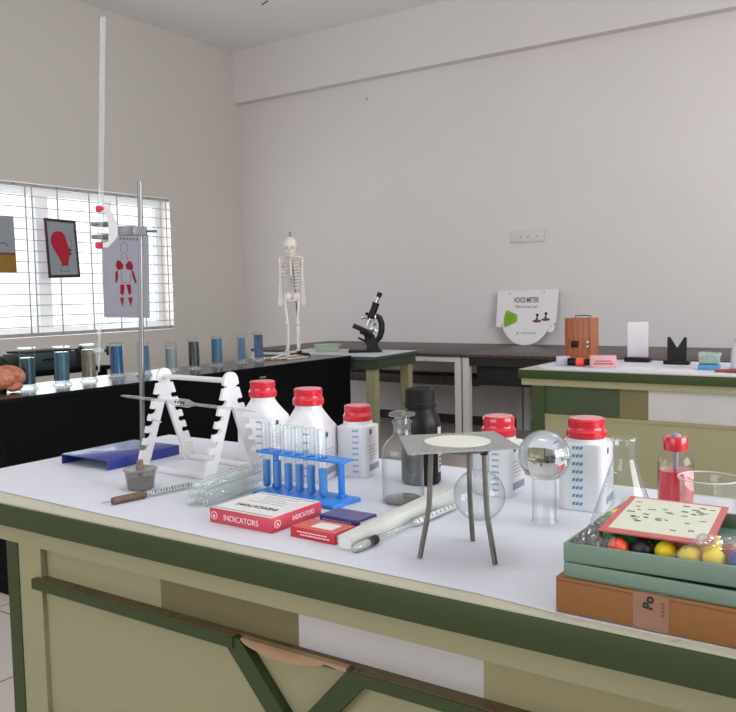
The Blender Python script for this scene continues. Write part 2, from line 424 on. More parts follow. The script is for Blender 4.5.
# ------------------------------------------------------------------ lab benches
def bench(label, x0, x1, yf, yb, zt, pieces, vee, broken, inset, gap=.127, legw=.095, railed=True):
    """cream and green lab bench, long side along X; front face at yf"""
    t = thing('lab_bench', label, 'lab bench', ((x0 + x1) / 2, (yf + yb) / 2, 0))
    ox, oy = (x0 + x1) / 2, (yf + yb) / 2
    w, d = x1 - x0, yb - yf
    def bx(b, a0, a1, b0, b1, c0, c1, **k): return b.box(((a0 + a1) / 2 - ox, (b0 + b1) / 2 - oy, (c0 + c1) / 2), (a1 - a0, b1 - b0, c1 - c0), **k)
    bx(B(), x0 + .004, x1 - .004, yf + .004, yb - .004, zt - .034, zt, bev=0.002).build('tabletop', M['bench_top'], t)
    b = B()
    for a in ((x0, x1, yf, yf + .016), (x0, x1, yb - .016, yb), (x0, x0 + .016, yf + .016, yb - .016), (x1 - .016, x1, yf + .016, yb - .016)):
        bx(b, *a, zt - .041, zt - .003, bev=0.0025)
    plabel(b.build('edge_band', M['bench_green'], t), 'dark green edge band')
    b = B()
    for a in ((x0 + .012, x1 - .012, yf + .014, yf + .032), (x0 + .012, x1 - .012, yb - .032, yb - .014), (x0 + .012, x0 + .032, yf + .032, yb - .032), (x1 - .032, x1 - .012, yf + .032, yb - .032)):
        bx(b, *a, zt - .072, zt - .041)
    b.build('apron', M['bench_cream'], t)
    for sx in (0, 1):
        for sy in (0, 1):
            ly = yf + .018 if sy == 0 else yb - .078
            lx0 = x0 + inset if sx == 0 else x1 - inset - legw
            lg = bx(B(), lx0, lx0 + legw, ly, ly + .06, 0, zt - .072).build('leg', M['bench_cream'], t)
            sw_ = .033 if railed else legw + .002
            s0 = lx0 - .001 if sx == 0 else lx0 + legw - sw_ + .001
            plabel(bx(B(), s0, s0 + sw_, ly - .002, ly + .062, 0, zt - .073).build('corner_strip', M['bench_green'], lg), 'green painted corner strip')
    px0, px1 = x0 + inset + legw, x1 - inset - legw; zr = zt - gap
    bx(B(), px0 - .01, px1 + .01, yf + .026, yf + .046, .10, zr - .012).build('front_panel', M['bench_cream'], t)
    bx(B(), px0, px1, yb - .05, yb - .032, .10, zt - .072).build('back_panel', M['pale_olive'], t)
    # coloured boards filling the gap above the rail
    for (a0, a1, m, lb) in pieces:
        plabel(bx(B(), a0, a1, yf + .030, yf + .040, zr - .012, zt - .045).build('filler_board', M[m], t), lb)
    # rail, its two diagonals and the splintered stretch between them
    v0, v1, dv = vee
    yr0, yr1 = yf + .006, yf + .027
    def rail(a0, a1):
        r = bx(B(), a0, a1, yr0, yr1, zr - .016, zr).build('rail', M['bench_green'], t)
        plabel(bx(B(), a0, a1, yr0 + .002, yf + .0305, zr - .001, zr + .0015).build('rail_ledge', M['rail_top'], t), 'dirty brown ledge above the rail')
    if railed: rail(px0 - .012, v0); rail(v1, px1 + .012)
    for (a, sg) in ((v0, 1), (v1, -1)) if railed else ():
        poly = [(a - sg * .012, zr), (a + sg * .010, zr - .002), (a + sg * (.010 + .27), zr - .30), (a + sg * .242, zr - .30), (a - sg * .016, zr - .016)]
        if sg < 0: poly.reverse()
        B().prism([(x - ox, z) for x, z in poly], T(0, yr1 - oy, 0) @ FRONT, yr1 - yr0 - .004).build('diagonal_brace', M['bench_green'], t)
    m0, m1 = v0 + .01, v1 - .01
    if railed: bx(B(), px0 - .004, px1 + .004, yr0 + .004, yr1, .452, .478).build('lower_rail', M['bench_green'], t)
    if broken:
        b = B(); n = 26
        up, lo = [], []
        for i in range(n + 1):
            f = i / n; x = v0 + .012 + (v1 - v0 - .024) * f
            dep = .004 + .013 * math.sin(PI * min(1, f * 1.25)) ** .7 + .003 * noise.noise((x * 40, 0, 0))
            up.append((x - ox, zr + .001)); lo.append((x - ox, zr - dep))
        b.prism(lo + up[::-1], T(0, yf + .021 - oy, 0) @ FRONT, .010)
        plabel(b.build('broken_edge', M['raw_wood'], t), 'splintered raw wood edge')
        plabel(bx(B(), v0, v1, yf + .0215, yf + .0305, zr - .012, zr + .0015).build('rail_ledge', M['rail_top'], t), 'dirty brown ledge above the panel')
    else:
        bx(B(), px0 - .005, px1 + .005, yf + .022, yf + .045, zr - .014, zr).build('panel_cap', M['pale_olive'], t)
    return t
BZ = 0.85
bench('cream and green lab bench in the foreground covered with white paper and glassware', -1.611, 0.33, .822, 1.466, BZ,
      [(-1.25, -.966, 'bench_cream', 'cream filler board'), (-.966, -.695, 'olive', 'olive filler board'), (-.695, -.419, 'white_board', 'white filler board'), (-.419, -.03, 'pale_olive', 'pale olive filler board')],
      (-.797, -.592, .074), True, .265)
bench('cream and green lab bench by the back wall carrying a mirror and a wooden case', -1.522, 0.35, 3.47, 4.12, BZ,
      [(-1.41, -1.07, 'bench_dark_green', 'dark green filler board'), (-1.07, -.95, 'olive', 'olive filler board'), (-.95, .0, 'white_board', 'white filler board')],
      (-.25, -.05, .074), False, .062, .199, .055, False)

# paper on the benches
PAPER_EDGE = [(-1.600, 1.0), (-1.600, .885), (-1.411, .871), (-1.122, .859), (-.88, .852), (-.80, .849), (-.677, .851), (-.42, .8475), (-.326, .8375)]
def sheet(name, label, pts, z, cat='paper', group=None, m='paper'):
    b = B(); b.prism(pts, T(0, 0, z), .0006)
    return tag(b.build(name, M[m]), label, cat, group)
sheet('paper_sheet', 'large white paper sheet spread over the left of the foreground bench', PAPER_EDGE + [ (-.334, 1.05), (-.34, 1.455), (-1.600, 1.460)], BZ + .0008)
sheet('paper_sheet', 'white paper sheet under the brown carton on the foreground bench', [(-.42, .848), (-.30, .838), (.30, .842), (.31, 1.44), (-.42, 1.45)], BZ + .0001)
sheet('paper_sheet', 'white paper covering the bench by the back wall', [(-1.40, 3.50), (-1.0, 3.492), (.33, 3.50), (.33, 4.09), (-1.47, 4.10), (-1.49, 3.62)], BZ + .0004)
ZT = BZ + .0016

# ------------------------------------------------------------------ red-capped chemical bottles
def rsq(a, rc, z, rz, n=48):
    """rounded square ring of half size a and corner radius rc"""
    rc = min(rc, a); out = []
    per = n // 4
    for q in range(4):
        cx, cy = [(1, 1), (-1, 1), (-1, -1), (1, -1)][q]
        for i in range(per):
            an = q * PI / 2 + (PI / 2) * i / (per - 1)
            x = cx * (a - rc) + rc * math.cos(an); y = cy * (a - rc) + rc * math.sin(an)
            out.append(Vector((x * math.cos(rz) - y * math.sin(rz), x * math.sin(rz) + y * math.cos(rz), z)))
    return out
def chem_bottle(label, x, y, a, h, hs, rcap, hcap, rz, marks, nmarks, kind, cap='cap_red', group='red capped white bottles'):
    """a: half width, h: total height, hs: height where the shoulder starts, hcap: cap height"""
    t = thing('reagent_bottle', label, 'bottle', (x, y, ZT), rz, group)
    zn = h - hcap
    prof = [(a * .93, .012, 0), (a, .014, .005), (a, .014, hs)]
    for i in range(1, 7):
        f = i / 6; aa = a + (rcap * .86 - a) * (f ** 1.05 if kind == 'slope' else math.sin(f * PI / 2) ** .8 if False else 1 - math.sqrt(max(0, 1 - f * f)) if kind == 'round' else f)
        if kind == 'short': aa = a + (rcap * .985 - a) * (1 - (1 - f) ** 1.6)
        prof.append((aa, .014 + (aa - .014) * f, hs + (zn - .006 - hs) * (f if kind != 'round' else f)))
    prof.append((rcap * (.86 if kind == 'slope' else .98), rcap * (.86 if kind == 'slope' else .98), zn + (.004 if kind == 'slope' else .0)))
    body = B().rings([rsq(p[0], p[1], p[2], 0) for p in prof]).build('bottle_body', M['hdpe'], t, sharp=50)
    n = 48
    b = B(); rs = []
    for r, z in ((1.0, 0), (1.06, .002), (1.06, hcap * .34), (.985, hcap * .42), (.93, hcap * .56), (.95, hcap * .66), (.95, hcap * .93), (.9, hcap)):
        rs.append([Vector((rcap / 1.06 * r * (1 + (.018 if i % 2 and hcap * .5 < z < hcap * .95 else 0)) * math.cos(2 * PI * i / n), rcap / 1.06 * r * (1 + (.018 if i % 2 and hcap * .5 < z < hcap * .95 else 0)) * math.sin(2 * PI * i / n), zn + z)) for i in range(n)])
    b.rings(rs)
    cp = plabel(b.build('cap', M[cap], t), 'red screw cap')
    plabel(B().cyl((0, 0, h - .0005), (0, 0, h + .0006), rcap * .82, seg=32).build('cap_top', M['cap_top'], cp), 'paler top of the cap')
    # printed graduation on the face towards -Y (local), label on the +X face
    b = B()
    for k in range(nmarks):
        z = .012 + k * (hs - .018) / max(1, nmarks - 1)
        if z > hs - .003: continue
        ms = 1.3 if marks == 'print_teal' else .95
        for j in range(3):
            b.prism([(-.0075 + j * .0045, -.0018), (-.0042 + j * .0045, -.0018), (-.0028 + j * .0045, .0020), (-.0062 + j * .0045, .0020)], T(-a * .12 if marks == 'print_teal' else a * .28, -a + .0002, z) @ FRONT @ Matrix.Diagonal((ms, ms, 1, 1)), .0005)
    plabel(b.build('scale_marks', M[marks], t), 'column of printed scale marks')
    b = B()
    q = T(a - .0002, 0, 0) @ LEFTW
    b.prism([(-a * .70, .012), (a * .62, .012), (a * .62, .024), (-a * .70, .024)], q, .0005, 0)
    plabel(b.build('label_strip', M['print_slate'], t), 'slate grey strip along the foot of the label'); b = B()
    for k in range(5):
        z = .034 + k * .006
        b.prism([(-a * .65, z), (a * (.1 + .35 * ((k * 7) % 3) / 3), z), (a * (.1 + .35 * ((k * 7) % 3) / 3), z + .0022), (-a * .65, z + .0022)], q, .0005, 1)
    plabel(b.build('label_print', [M['print_slate'], M['print_grey']], t), 'printed product label')
    b = B(); b.prism([(-a * .62, hs * .86), (-a * .35, hs * .86), (-a * .35, hs * .86 + .009), (-a * .62, hs * .86 + .009)], q, .0005)
    plabel(b.build('label_square', M['print_dark'], t), 'small dark square on the label')
    return t
chem_bottle('large red-capped white bottle beside the white pipette stand', -1.172, 1.336, .044, .168, .092, .0300, .0335, .22, 'print_blue', 6, 'slope')
chem_bottle('large red-capped white bottle directly behind the blue test tube rack', -.972, 1.238, .0445, .172, .097, .0300, .031, .27, 'print_blue', 6, 'slope')
chem_bottle('smaller red-capped white bottle left of the black bottle', -.907, 1.308, .0335, .135, .096, .0285, .029, .19, 'print_blue', 8, 'short')
chem_bottle('red-capped white bottle partly hidden behind the wire gauze and round flask', -.609, 1.306, .0370, .134, .090, .0300, .034, .02, 'print_blue', 8, 'short')
chem_bottle('red-capped white bottle with teal scale marks right of the upturned flask', -.447, 1.288, .0375, .144, .107, .0315, .031, .10, 'print_teal', 8, 'short')

# black bottle
t = thing('reagent_bottle', 'tall black plastic bottle with black cap and cream label', 'bottle', (-.766, 1.307, ZT), .5)
b = B(); b.lathe([(.033, 0), (.0365, .004), (.0365, .105), (.036, .115), (.032, .126), (.027, .136), (.025, .142), (.025, .148)], seg=40); b.build('bottle_body', M['black_plastic'], t)
n = 48; b = B(); rs = []
for r, z in ((.0285, .139), (.0292, .141), (.0292, .149), (.0270, .151), (.0270, .172), (.0255, .1745), (.019, .1745), (.018, .1725)):
    rs.append([Vector((r * (1 + (.02 if i % 2 and .150 < z < .173 else 0)) * math.cos(2 * PI * i / n), r * math.sin(2 * PI * i / n) * (1 + (.02 if i % 2 and .150 < z < .173 else 0)), z)) for i in range(n)])
b.rings(rs); b.build('cap', M['black_cap'], t)
b = B(); rr = .0369
def cyl_patch(b, r, a0, a1, z0, z1, mi=0, n=14):
    b.grid(n, 1, lambda u, v: Vector((r * math.cos(a0 + (a1 - a0) * u), r * math.sin(a0 + (a1 - a0) * u), z0 + (z1 - z0) * v)), mi)
cyl_patch(b, rr, -.55, 1.2, .022, .105)
for k in range(8): cyl_patch(b, rr + .0002, -.45, -.05 + .2 * (k % 3), .032 + k * .008, .035 + k * .008, 1, 6)
plabel(b.build('label', [M['label_cream'], M['print_dark']], t), 'cream paper label with fine print')

# ------------------------------------------------------------------ glassware
def lathe_shell(prof, th):
    """closed thin-walled profile: outer up, inner back down (prof from bottom centre to rim)"""
    return prof
t = thing('glass_bottle', 'clear stoppered glass bottle standing in front of the black bottle', 'bottle', (-.720, 1.168, ZT))
R = .0350
b = B(); b.lathe([(.001, .001), (R - .002, .001), (R, .003), (R, .082), (R * .97, .090), (R * .86, .098), (R * .66, .106), (.0165, .112), (.0145, .117), (.0145, .132), (.017, .134), (.017, .137), (.0135, .139)], seg=48, caps=False)
b.build('bottle_body', M['glass_soft'], t)
b = B(); b.lathe([(.001, .0018), (R - .003, .0018), (R - .002, .005), (R - .008, .0085), (.001, .010)], seg=40); plabel(b.build('thick_base', M['base_glass'], t), 'thick greyish glass base')
b = B(); b.lathe([(.0105, .118), (.0125, .139), (.011, .142), (.016, .144), (.0222, .146), (.0222, .150), (.018, .152), (.001, .1525)], seg=40); b.build('stopper', M['glass_soft'], t)

t = thing('round_flask', 'round clear glass flask standing behind the tripod', 'flask', (-.565, 1.140, ZT))
def flask_prof(R, rn, zc, zt, lip=.003):
    pr = []
    a0 = math.asin(min(1, .018 / R)); a1 = PI - math.asin(rn / R)
    for i in range(27):
        a = a0 + (a1 - a0) * i / 26; pr.append((R * math.sin(a), zc - R * math.cos(a)))
    pr = [(.001, pr[0][1])] + pr
    z_end = pr[-1][1]
    pr += [(rn, z_end + .004), (rn, zt - .004), (rn + lip, zt - .002), (rn + lip, zt), (rn - .001, zt)]
    return pr
R = .0400; zc = math.sqrt(R * R - .018 ** 2)
B().lathe(flask_prof(R, .0155, zc, .130, .0032), seg=48, caps=False).build('flask_body', M['glass'], t)

t = thing('round_flask', 'water filled round glass flask standing upside down on its neck', 'flask', (-.468, 1.162, ZT))
R = .0385; zc = .141 - R
pr = [(.0185, .0005), (.0195, .002), (.0178, .005), (.0178, zc - R * .87)]
a0 = math.asin(.0178 / R) + .02
for i in range(33):
    a = a0 + (PI - a0) * i / 32; pr.append((R * math.sin(a), zc - R * math.cos(a)))
B().lathe(pr, seg=56, caps=False).build('flask_body', M['glass'], t)
pr = []
a0 = math.asin(.0166 / (R - .0012))
for i in range(41):
    a = a0 + (PI - a0) * i / 40; pr.append(((R - .0012) * math.sin(a), zc - (R - .0012) * math.cos(a)))
B().lathe([(.001, pr[0][1])] + pr, seg=64).build('water', M['water'], t)

t = thing('conical_flask', 'tall clear conical flask beside the green ball kit', 'flask', (-.352, 1.172, ZT))
B().lathe([(.001, .001), (.044, .001), (.0475, .004), (.048, .009), (.0455, .018), (.033, .055), (.0215, .090), (.0168, .104), (.0158, .110), (.0158, .130), (.0172, .133), (.0186, .135), (.0180, .138), (.0160, .138)], seg=56, caps=False).build('flask_body', M['glass_soft'], t)
b = B()
for k in range(4): cyl_patch(b, .0418 - .006 * k, -1.9, -1.9 + .20, .030 + .02 * k, .0315 + .02 * k, 0, 4)
b.build('printed_mark', M['ink_white'], t)

t = thing('dropper_bottle', 'clear bottle of red liquid with red cap behind the beaker', 'bottle', (-.324, 1.352, ZT))
R = .0275
B().lathe([(.001, .001), (R - .002, .001), (R, .003), (R, .070), (R * .97, .077), (R * .82, .085), (.019, .091), (.0155, .095), (.0155, .101)], seg=40, caps=False).build('bottle_body', M['glass'], t)
B().lathe([(.001, .002), (R - .003, .002), (R - .0012, .004), (R - .0012, .0605), (.001, .0610)], seg=40).build('liquid', M['red_liquid'], t)
b = B(); rs = []
for r, z in ((.0178, .092), (.0182, .094), (.0182, .112), (.0172, .114)):
    rs.append([Vector((r * (1 + (.03 if i % 2 else 0)) * math.cos(2 * PI * i / 44), r * (1 + (.03 if i % 2 else 0)) * math.sin(2 * PI * i / 44), z)) for i in range(44)])
b.rings(rs); cp = plabel(b.build('cap', M['cap_red'], t), 'red ribbed cap')
B().lathe([(.001, .1141), (.008, .1141), (.007, .117), (.003, .119), (.001, .119)], seg=20).build('nozzle', M['print_slate'], cp)
B().lathe([(.0035, .060), (.004, .092), (.006, .0921)], seg=16).build('dip_tube', M['print_slate'], t)

t = thing('beaker', 'clear wide beaker at the right behind the green ball kit', 'beaker', (-.262, 1.290, ZT), .3)
R = .0400
rim = []
def bk(r, z, spout=0): return [Vector(((r + spout * max(0, math.cos(2 * PI * i / 48)) ** 12) * math.cos(2 * PI * i / 48), (r + spout * max(0, math.cos(2 * PI * i / 48)) ** 12) * math.sin(2 * PI * i / 48), z)) for i in range(48)]
B().rings([bk(.001, .001), bk(R - .003, .001), bk(R, .004), bk(R + .001, .060), bk(R + .003, .064, .006), bk(R + .0035, .0665, .008), bk(R + .0005, .0668, .007)], caps=False).build('beaker_body', M['beaker_pl'], t)
b = B(); b.tube([v for v in bk(R + .0025, .0662, .0075)], .0011, 8, closed=True); plabel(b.build('rim', M['clamp_white'], t), 'pale rim')

# ------------------------------------------------------------------ wire gauze and tripod
C0 = Vector((-.504, .965, 0))
t = thing('tripod_stand', 'three legged iron tripod stand under the wire gauze', 'tripod', (C0.x, C0.y, ZT))
htop = .1465
feet = [Vector((-.545, .923, 0)) - C0, Vector((-.519, 1.025, 0)) - C0, Vector((-.448, .947, 0)) - C0]
for f in feet:
    p = [f * .70 + Vector((0, 0, htop)), f * .72 + Vector((0, 0, .125)), f * .75 + Vector((0, 0, .085)), f * .775 + Vector((0, 0, .066)), f * .83 + Vector((0, 0, .048)), f * 1.0 + Vector((0, 0, .0))]
    p[-1].z = .0015
    lg = B().tube(p, .0036, 12).build('leg', M['dull_iron'], t)
    B().cyl(p[0] + Vector((0, 0, -.006)), p[0] + Vector((0, 0, -.0015)), .0052, seg=12).build('weld_bead', M['scope_black'], lg)
ring = [Vector((.043 * math.cos(a * PI / 24), .043 * math.sin(a * PI / 24), htop)) for a in range(48)]
B().tube(ring, .0032, 10, closed=True).build('top_ring', M['dull_iron'], t)
t = thing('wire_gauze', 'square wire gauze with white ceramic disc lying on the tripod', 'wire gauze', (-.512, .963, ZT + htop + .0042), 0)
gp = [(-.601 + .512, .969 - .963), (-.524 + .512, .861 - .963), (-.418 + .512, .962 - .963), (-.504 + .512, 1.061 - .963)]
gp = [(-.089, .004), (-.012, -.101), (.094, .001), (.010, .098)]
B().prism(gp, T(0, 0, -.0008), .0022).build('mesh_square', M['gauze'], t)
plabel(B().cyl((.003, .001, .0013), (.003, .001, .0022), .0435, seg=56).build('ceramic_disc', M['ceramic'], t), 'white ceramic disc')

# ------------------------------------------------------------------ test tube rack and tubes
TB = Vector((-.971, 1.112, 0)); TE = Vector((-.838, 1.102, 0)); ax = (TE - TB).normalized(); pitch = (TE - TB).length / 5
rzr = math.atan2(ax.y, ax.x)
t = thing('test_tube_rack', 'blue plastic test tube rack holding six tubes', 'rack', (-.885, 1.106, ZT), rzr)
B().box((.006, .0, .0035), (.186, .074, .007), bev=.002).build('rack_base', M['blue_rack'], t)
# top plate with a front row of holes (tubes) and rear openings
def holed_plate(b, x0, x1, y0, y1, z0, z1, holes, r):
    xs = [x0] + [v for hx in holes for v in (hx - pitch / 2, hx + pitch / 2)] + [x1]
    xs = sorted(set(round(v, 5) for v in xs))
    for i in range(len(xs) - 1):
        a0, a1 = xs[i], xs[i + 1]; c = (a0 + a1) / 2
        hit = [hx for hx in holes if abs(hx - c) < pitch * .3]
        if not hit or a1 - a0 < pitch * .8:
            b.box((c, (y0 + y1) / 2, (z0 + z1) / 2), (a1 - a0, y1 - y0, z1 - z0)); continue
        hx = hit[0]; hy = 0.0 + tube_y; n = 32
        def sq(an):
            cx, cy = math.cos(an), math.sin(an)
            ex = (a1 - hx) if cx > 0 else (hx - a0); ey = (y1 - hy) if cy > 0 else (hy - y0)
            k = min(ex / abs(cx) if abs(cx) > 1e-6 else 9, ey / abs(cy) if abs(cy) > 1e-6 else 9)
            return hx + cx * k, hy + cy * k
        outer = [sq(2 * PI * j / n) for j in range(n)]; inner = [(hx + r * math.cos(2 * PI * j / n), hy + r * math.sin(2 * PI * j / n)) for j in range(n)]
        b.rings([[Vector((p[0], p[1], z0)) for p in outer], [Vector((p[0], p[1], z1)) for p in outer], [Vector((p[0], p[1], z1)) for p in inner], [Vector((p[0], p[1], z0)) for p in inner]], closed=True)
tube_y = -.012
mid = (TB + TE) / 2
hx = []
for i in range(6):
    p = TB + ax * pitch * i; q = Matrix.Rotation(-rzr, 3, 'Z') @ (p - Vector((-.885, 1.106, 0))); hx.append(q.x); ty = q.y
tube_y = ty
b = B(); holed_plate(b, hx[0] - pitch / 2 - .001, .096, tube_y - .0115, tube_y + .022, .0705, .0745, hx, .0092)
b.build('top_plate', M['blue_rack'], t)
for xx in (-.0795, .0735):
    b = B(); b.box((xx, .0165, .0385), (.0085, .0095, .064), bev=.0015); b.box((xx, .0165, .067), (.013, .013, .007), bev=.002); b.box((xx, .0165, .0095), (.012, .013, .006), bev=.002)
    b.build('post', M['blue_rack'], t)
names = ['leftmost', 'second from the left', 'third from the left', 'third from the right', 'second from the right', 'rightmost']
for i in range(6):
    p = TB + ax * pitch * i
    t = thing('test_tube', 'glass tube of blue liquid, %s in the blue rack' % names[i], 'test tube', (p.x, p.y, ZT + .0072), 0, 'tubes in the blue rack')
    r = .0076; L = .116
    pr = [(r * math.sin(a * PI / 16), r - r * math.cos(a * PI / 16)) for a in range(9)] + [(r, L - .003), (r + .0012, L - .001), (r + .001, L), (r - .0008, L)]
    B().lathe([(max(q[0], 1e-4), q[1]) for q in pr], seg=28, caps=False).build('tube_glass', M['tube_glass'], t)
    ri = r - .0009; hl = .050 + .0015 * math.sin(i * 2.1)
    pr = [(ri * math.sin(a * PI / 16), .0009 + ri - ri * math.cos(a * PI / 16)) for a in range(9)] + [(ri, hl), (ri * .6, hl - .0006), (1e-4, hl - .0008)]
    B().lathe([(max(q[0], 1e-4), q[1]) for q in pr], seg=24).build('liquid', M['blue_liquid'], t)

# bundle of empty tubes lying on the paper
bd = Vector((-.012, 1.0, 0.03)).normalized(); side = Vector((bd.y, -bd.x, 0)).normalized(); upv = side.cross(bd)
st = Vector((-1.004, .964, ZT)); rt = .0080
lay = [(-1, 0), (0, 0), (1, 0), (-.5, 1), (.5, 1), (1.5, 1), (0, 2), (1, 2)]
where = ['bottom left', 'bottom middle', 'bottom right', 'middle left', 'centre', 'middle right', 'top left', 'top right']
for k, (cx, cy) in enumerate(lay):
    o0 = st + side * (cx * 2 * rt * 1.01) + upv * (rt + cy * rt * 1.76) + bd * (.004 * ((k * 5) % 3))
    t = thing('test_tube', 'empty glass tube lying in the bundle, %s of the round ends' % where[k], 'test tube', o0, 0, 'bundle of empty tubes')
    L = .150
    q = [(rt * math.sin(a * PI / 16), rt - rt * math.cos(a * PI / 16)) for a in range(9)] + [(rt, L - .003), (rt + .0006, L - .001), (rt + .0004, L)]
    B().lathe([(max(v[0], 1e-4), v[1]) for v in q], seg=24, caps=False, axis=bd).build('tube_glass', M['glass_bundle'], t)
b = B(); hull = []
cc = st + bd * .095 + upv * (rt + .0135) + side * .003
for k in range(40):
    a = 2 * PI * k / 40; d = side * math.cos(a) + upv * math.sin(a)
    e = max(((side * (cx * 2 * rt * 1.01 - .003) + upv * (cy * rt * 1.76 - .0135)).dot(d)) for cx, cy in lay) + rt + .0008
    hull.append((d, e))
pts = []
for k in range(40):
    (d, e), (d2, e2) = hull[k], hull[(k + 1) % 40]
    # intersection of support lines
    den = d.dot(side) * d2.dot(upv) - d.dot(upv) * d2.dot(side)
    x = (e * d2.dot(upv) - e2 * d.dot(upv)) / den; y = (d.dot(side) * e2 - d2.dot(side) * e) / den
    pts.append(cc + side * x + upv * y)
b.tube(pts, .0006, 6, closed=True)
tag(b.build('rubber_band', M['elastic']), 'thin tan rubber band around the bundle of empty tubes', 'rubber band')

# ------------------------------------------------------------------ cartons
def carton(name, label, cat, c, size, rz, m_side, m_top, texts=(), group=None, bev=.0008):
    t = thing(name, label, cat, c, rz, group)
    B().box((0, 0, size[2] / 2), size, bev=bev).build('carton_body', M[m_side], t)
    if m_top: B().box((0, 0, size[2] + .0002), (size[0] - .003, size[1] - .003, .0006)).build('top_face', M[m_top], t)
    return t
S = (.128, .118, .0225)
t = carton('indicator_box', 'flat red and white INDICATORS box in front of the tube rack', 'box', (-.852, .971, ZT), S, -.02, 'red_print', 'box_white')
text('lettering', 'INDICATORS', .0125, M['ink_white'], t, T(.002, -S[1] / 2 - .0004, .0105) @ FRONT, sx=.98)
text('lettering', 'INDICATORS', .0105, M['ink_white'], t, T(S[0] / 2 + .0004, .014, .012) @ LEFTW, sx=.85)
text('lettering', 'INDICATORS', .0150, M['ink'], t, T(.0, -.020, S[2] + .0008) @ RZ(PI), sx=.95)
b = B()
for k, (yy, x0, x1) in enumerate(((-.052, -.06, .062), (.049, -.06, .062))):
    b.box((0, yy, S[2] + .0007), (.121, .0012, .0004))
for k in range(4): b.box((.006 * (k % 2) - .004, .004 + .011 * k, S[2] + .0007), (.07 - .012 * (k % 3), .0018, .0004), mi=1)
b.build('top_print', [M['print_dark'], M['print_grey']], t)
for mx in (T(-.054, -S[1] / 2 - .0002, .0115) @ FRONT, T(S[0] / 2 + .0002, -.046, .0115) @ LEFTW):
    b = B(); b.tube([mx @ Vector((.0065 * math.cos(a * PI / 12), .0055 * math.sin(a * PI / 12), 0)) for a in range(24)], .0007, 6, closed=True)
    b.prism([(-.003, -.0025), (.003, -.0025), (.0, .003)], mx, .0005)
    plabel(b.build('emblem', M['ink_white'], t), 'white oval emblem')
S = (.082, .050, .0150)
t = carton('small_box', 'small red box with white print next to the INDICATORS box', 'box', (-.716, .939, ZT), S, -.03, 'box_red', 'box_red_top')
B().box((.006, .0, S[2] + .0006), (.038, .026, .0006)).build('top_panel', M['box_white'], t)
b = B(); b.box((S[0] / 2 + .0002, 0, S[2] / 2), (.0005, S[1] - .008, S[2] - .005)); b.build('end_label', M['box_white'], t)
text('lettering', 'UNIVERSAL INDICATOR', .0042, M['ink_white'], t, T(-.004, -S[1] / 2 - .0004, .0095) @ FRONT) if False else None
b = B()
for k in range(2):
    x = -.028 + .006 * k
    while x < .022 + .004 * k:
        l = .003 + .004 * random.random(); b.box((x + l / 2, -S[1] / 2 - .0002, .0095 - .004 * k), (l, .0005, .0016)); x += l + .0013
b.build('side_print', M['ink_white'], t)
S = (.074, .047, .0150)
t = carton('small_box', 'small violet blue box behind the small red box', 'box', (-.722, 1.010, ZT), S, -.03, 'box_blue', 'box_blue_top')
b = B(); b.box((S[0] / 2 + .0002, 0, S[2] / 2), (.0005, S[1] - .008, S[2] - .006)); b.build('end_label', M['box_white'], t)
b = B()
for k in range(2):
    x = -.030 + .004 * k
    while x < .024:
        l = .003 + .004 * random.random(); b.box((x + l / 2, -S[1] / 2 - .0002, .0095 - .004 * k), (l, .0005, .0014)); x += l + .0013
b.build('side_print', M['print_grey'], t)

# long narrow carton and the two hydrometers
t = thing('long_box', 'long narrow whitish cardboard box behind the glass hydrometer', 'box', (-.657, 1.062, ZT), math.radians(2.2))
b = B(); b.box((0, 0, .0095), (.024, .318, .019), bev=.0006); b.build('carton_body', M['box_grey'], t)
b = B(); b.box((0, -.1592, .0095), (.019, .0006, .0145)); b.build('end_flap', M['box_white'], t)
def hydrometer(label, p0, p1, spec):
    """spec: list of (fraction along, radius, material key) spans -> parts"""
    p0, p1 = Vector(p0), Vector(p1); d = p1 - p0; L = d.length
    t = thing('hydrometer', label, 'hydrometer', p0)
    for nm, prof, m in spec:
        B().lathe([(r, f * L) for f, r in prof], seg=20, axis=d).build(nm, M[m], t)
    return t, d, L
t, d, L = hydrometer('glass hydrometer with silver bulb and black ring lying along the long box', (-.632, .893, ZT + .0066), (-.620, 1.165, ZT + .0070), [
    ('weighted_bulb', [(0, .001), (.012, .0045), (.03, .0064), (.115, .0064), (.13, .0055)], 'mercury'),
    ('black_ring', [(.128, .0062), (.132, .0066), (.195, .0066), (.2, .0062)], 'scope_black'),
    ('scale_paper', [(.56, .0046), (.985, .0046)], 'box_white'),
    ('glass_body', [(.005, .001), (.012, .005), (.03, .0069), (.14, .0069), (.17, .0050), (.5, .0044), (.54, .0068), (.98, .0066), (1.0, .002)], 'glass_soft')])
dn = d.normalized(); b = B()
upp = Vector((0, 0, 1)); sd = dn.cross(upp).normalized()
for k in range(9):
    c = dn * L * (.585 + .045 * k) + (upp * .62 + sd * .78).normalized() * .0047
    b.box(c, (.006 if k % 2 == 0 else .004, .0016, .0005), rot=Matrix((sd * .62 - upp * .78, dn, (upp * .62 + sd * .78))).transposed())
b.build('scale_ticks', M['ink'], t)
t, d, L = hydrometer('glass hydrometer with brown bulb and pointed tip below the spirit lamp', (-1.140, .885, ZT + .0068), (-1.110, 1.068, ZT + .0064), [
    ('pointed_tip', [(0, .0006), (.11, .0012)], 'steel'),
    ('weighted_bulb', [(.10, .001), (.105, .0054), (.12, .0066), (.44, .0066), (.46, .0045)], 'lead_brown'),
    ('scale_paper', [(.5, .0034), (.975, .0034)], 'box_white'),
    ('glass_body', [(.46, .0051), (.50, .0050), (.98, .0050), (1.0, .001)], 'glass_soft')])
dn = d.normalized(); b = B(); sd = dn.cross(upp).normalized(); nn = (upp * .62 + sd * .78).normalized()
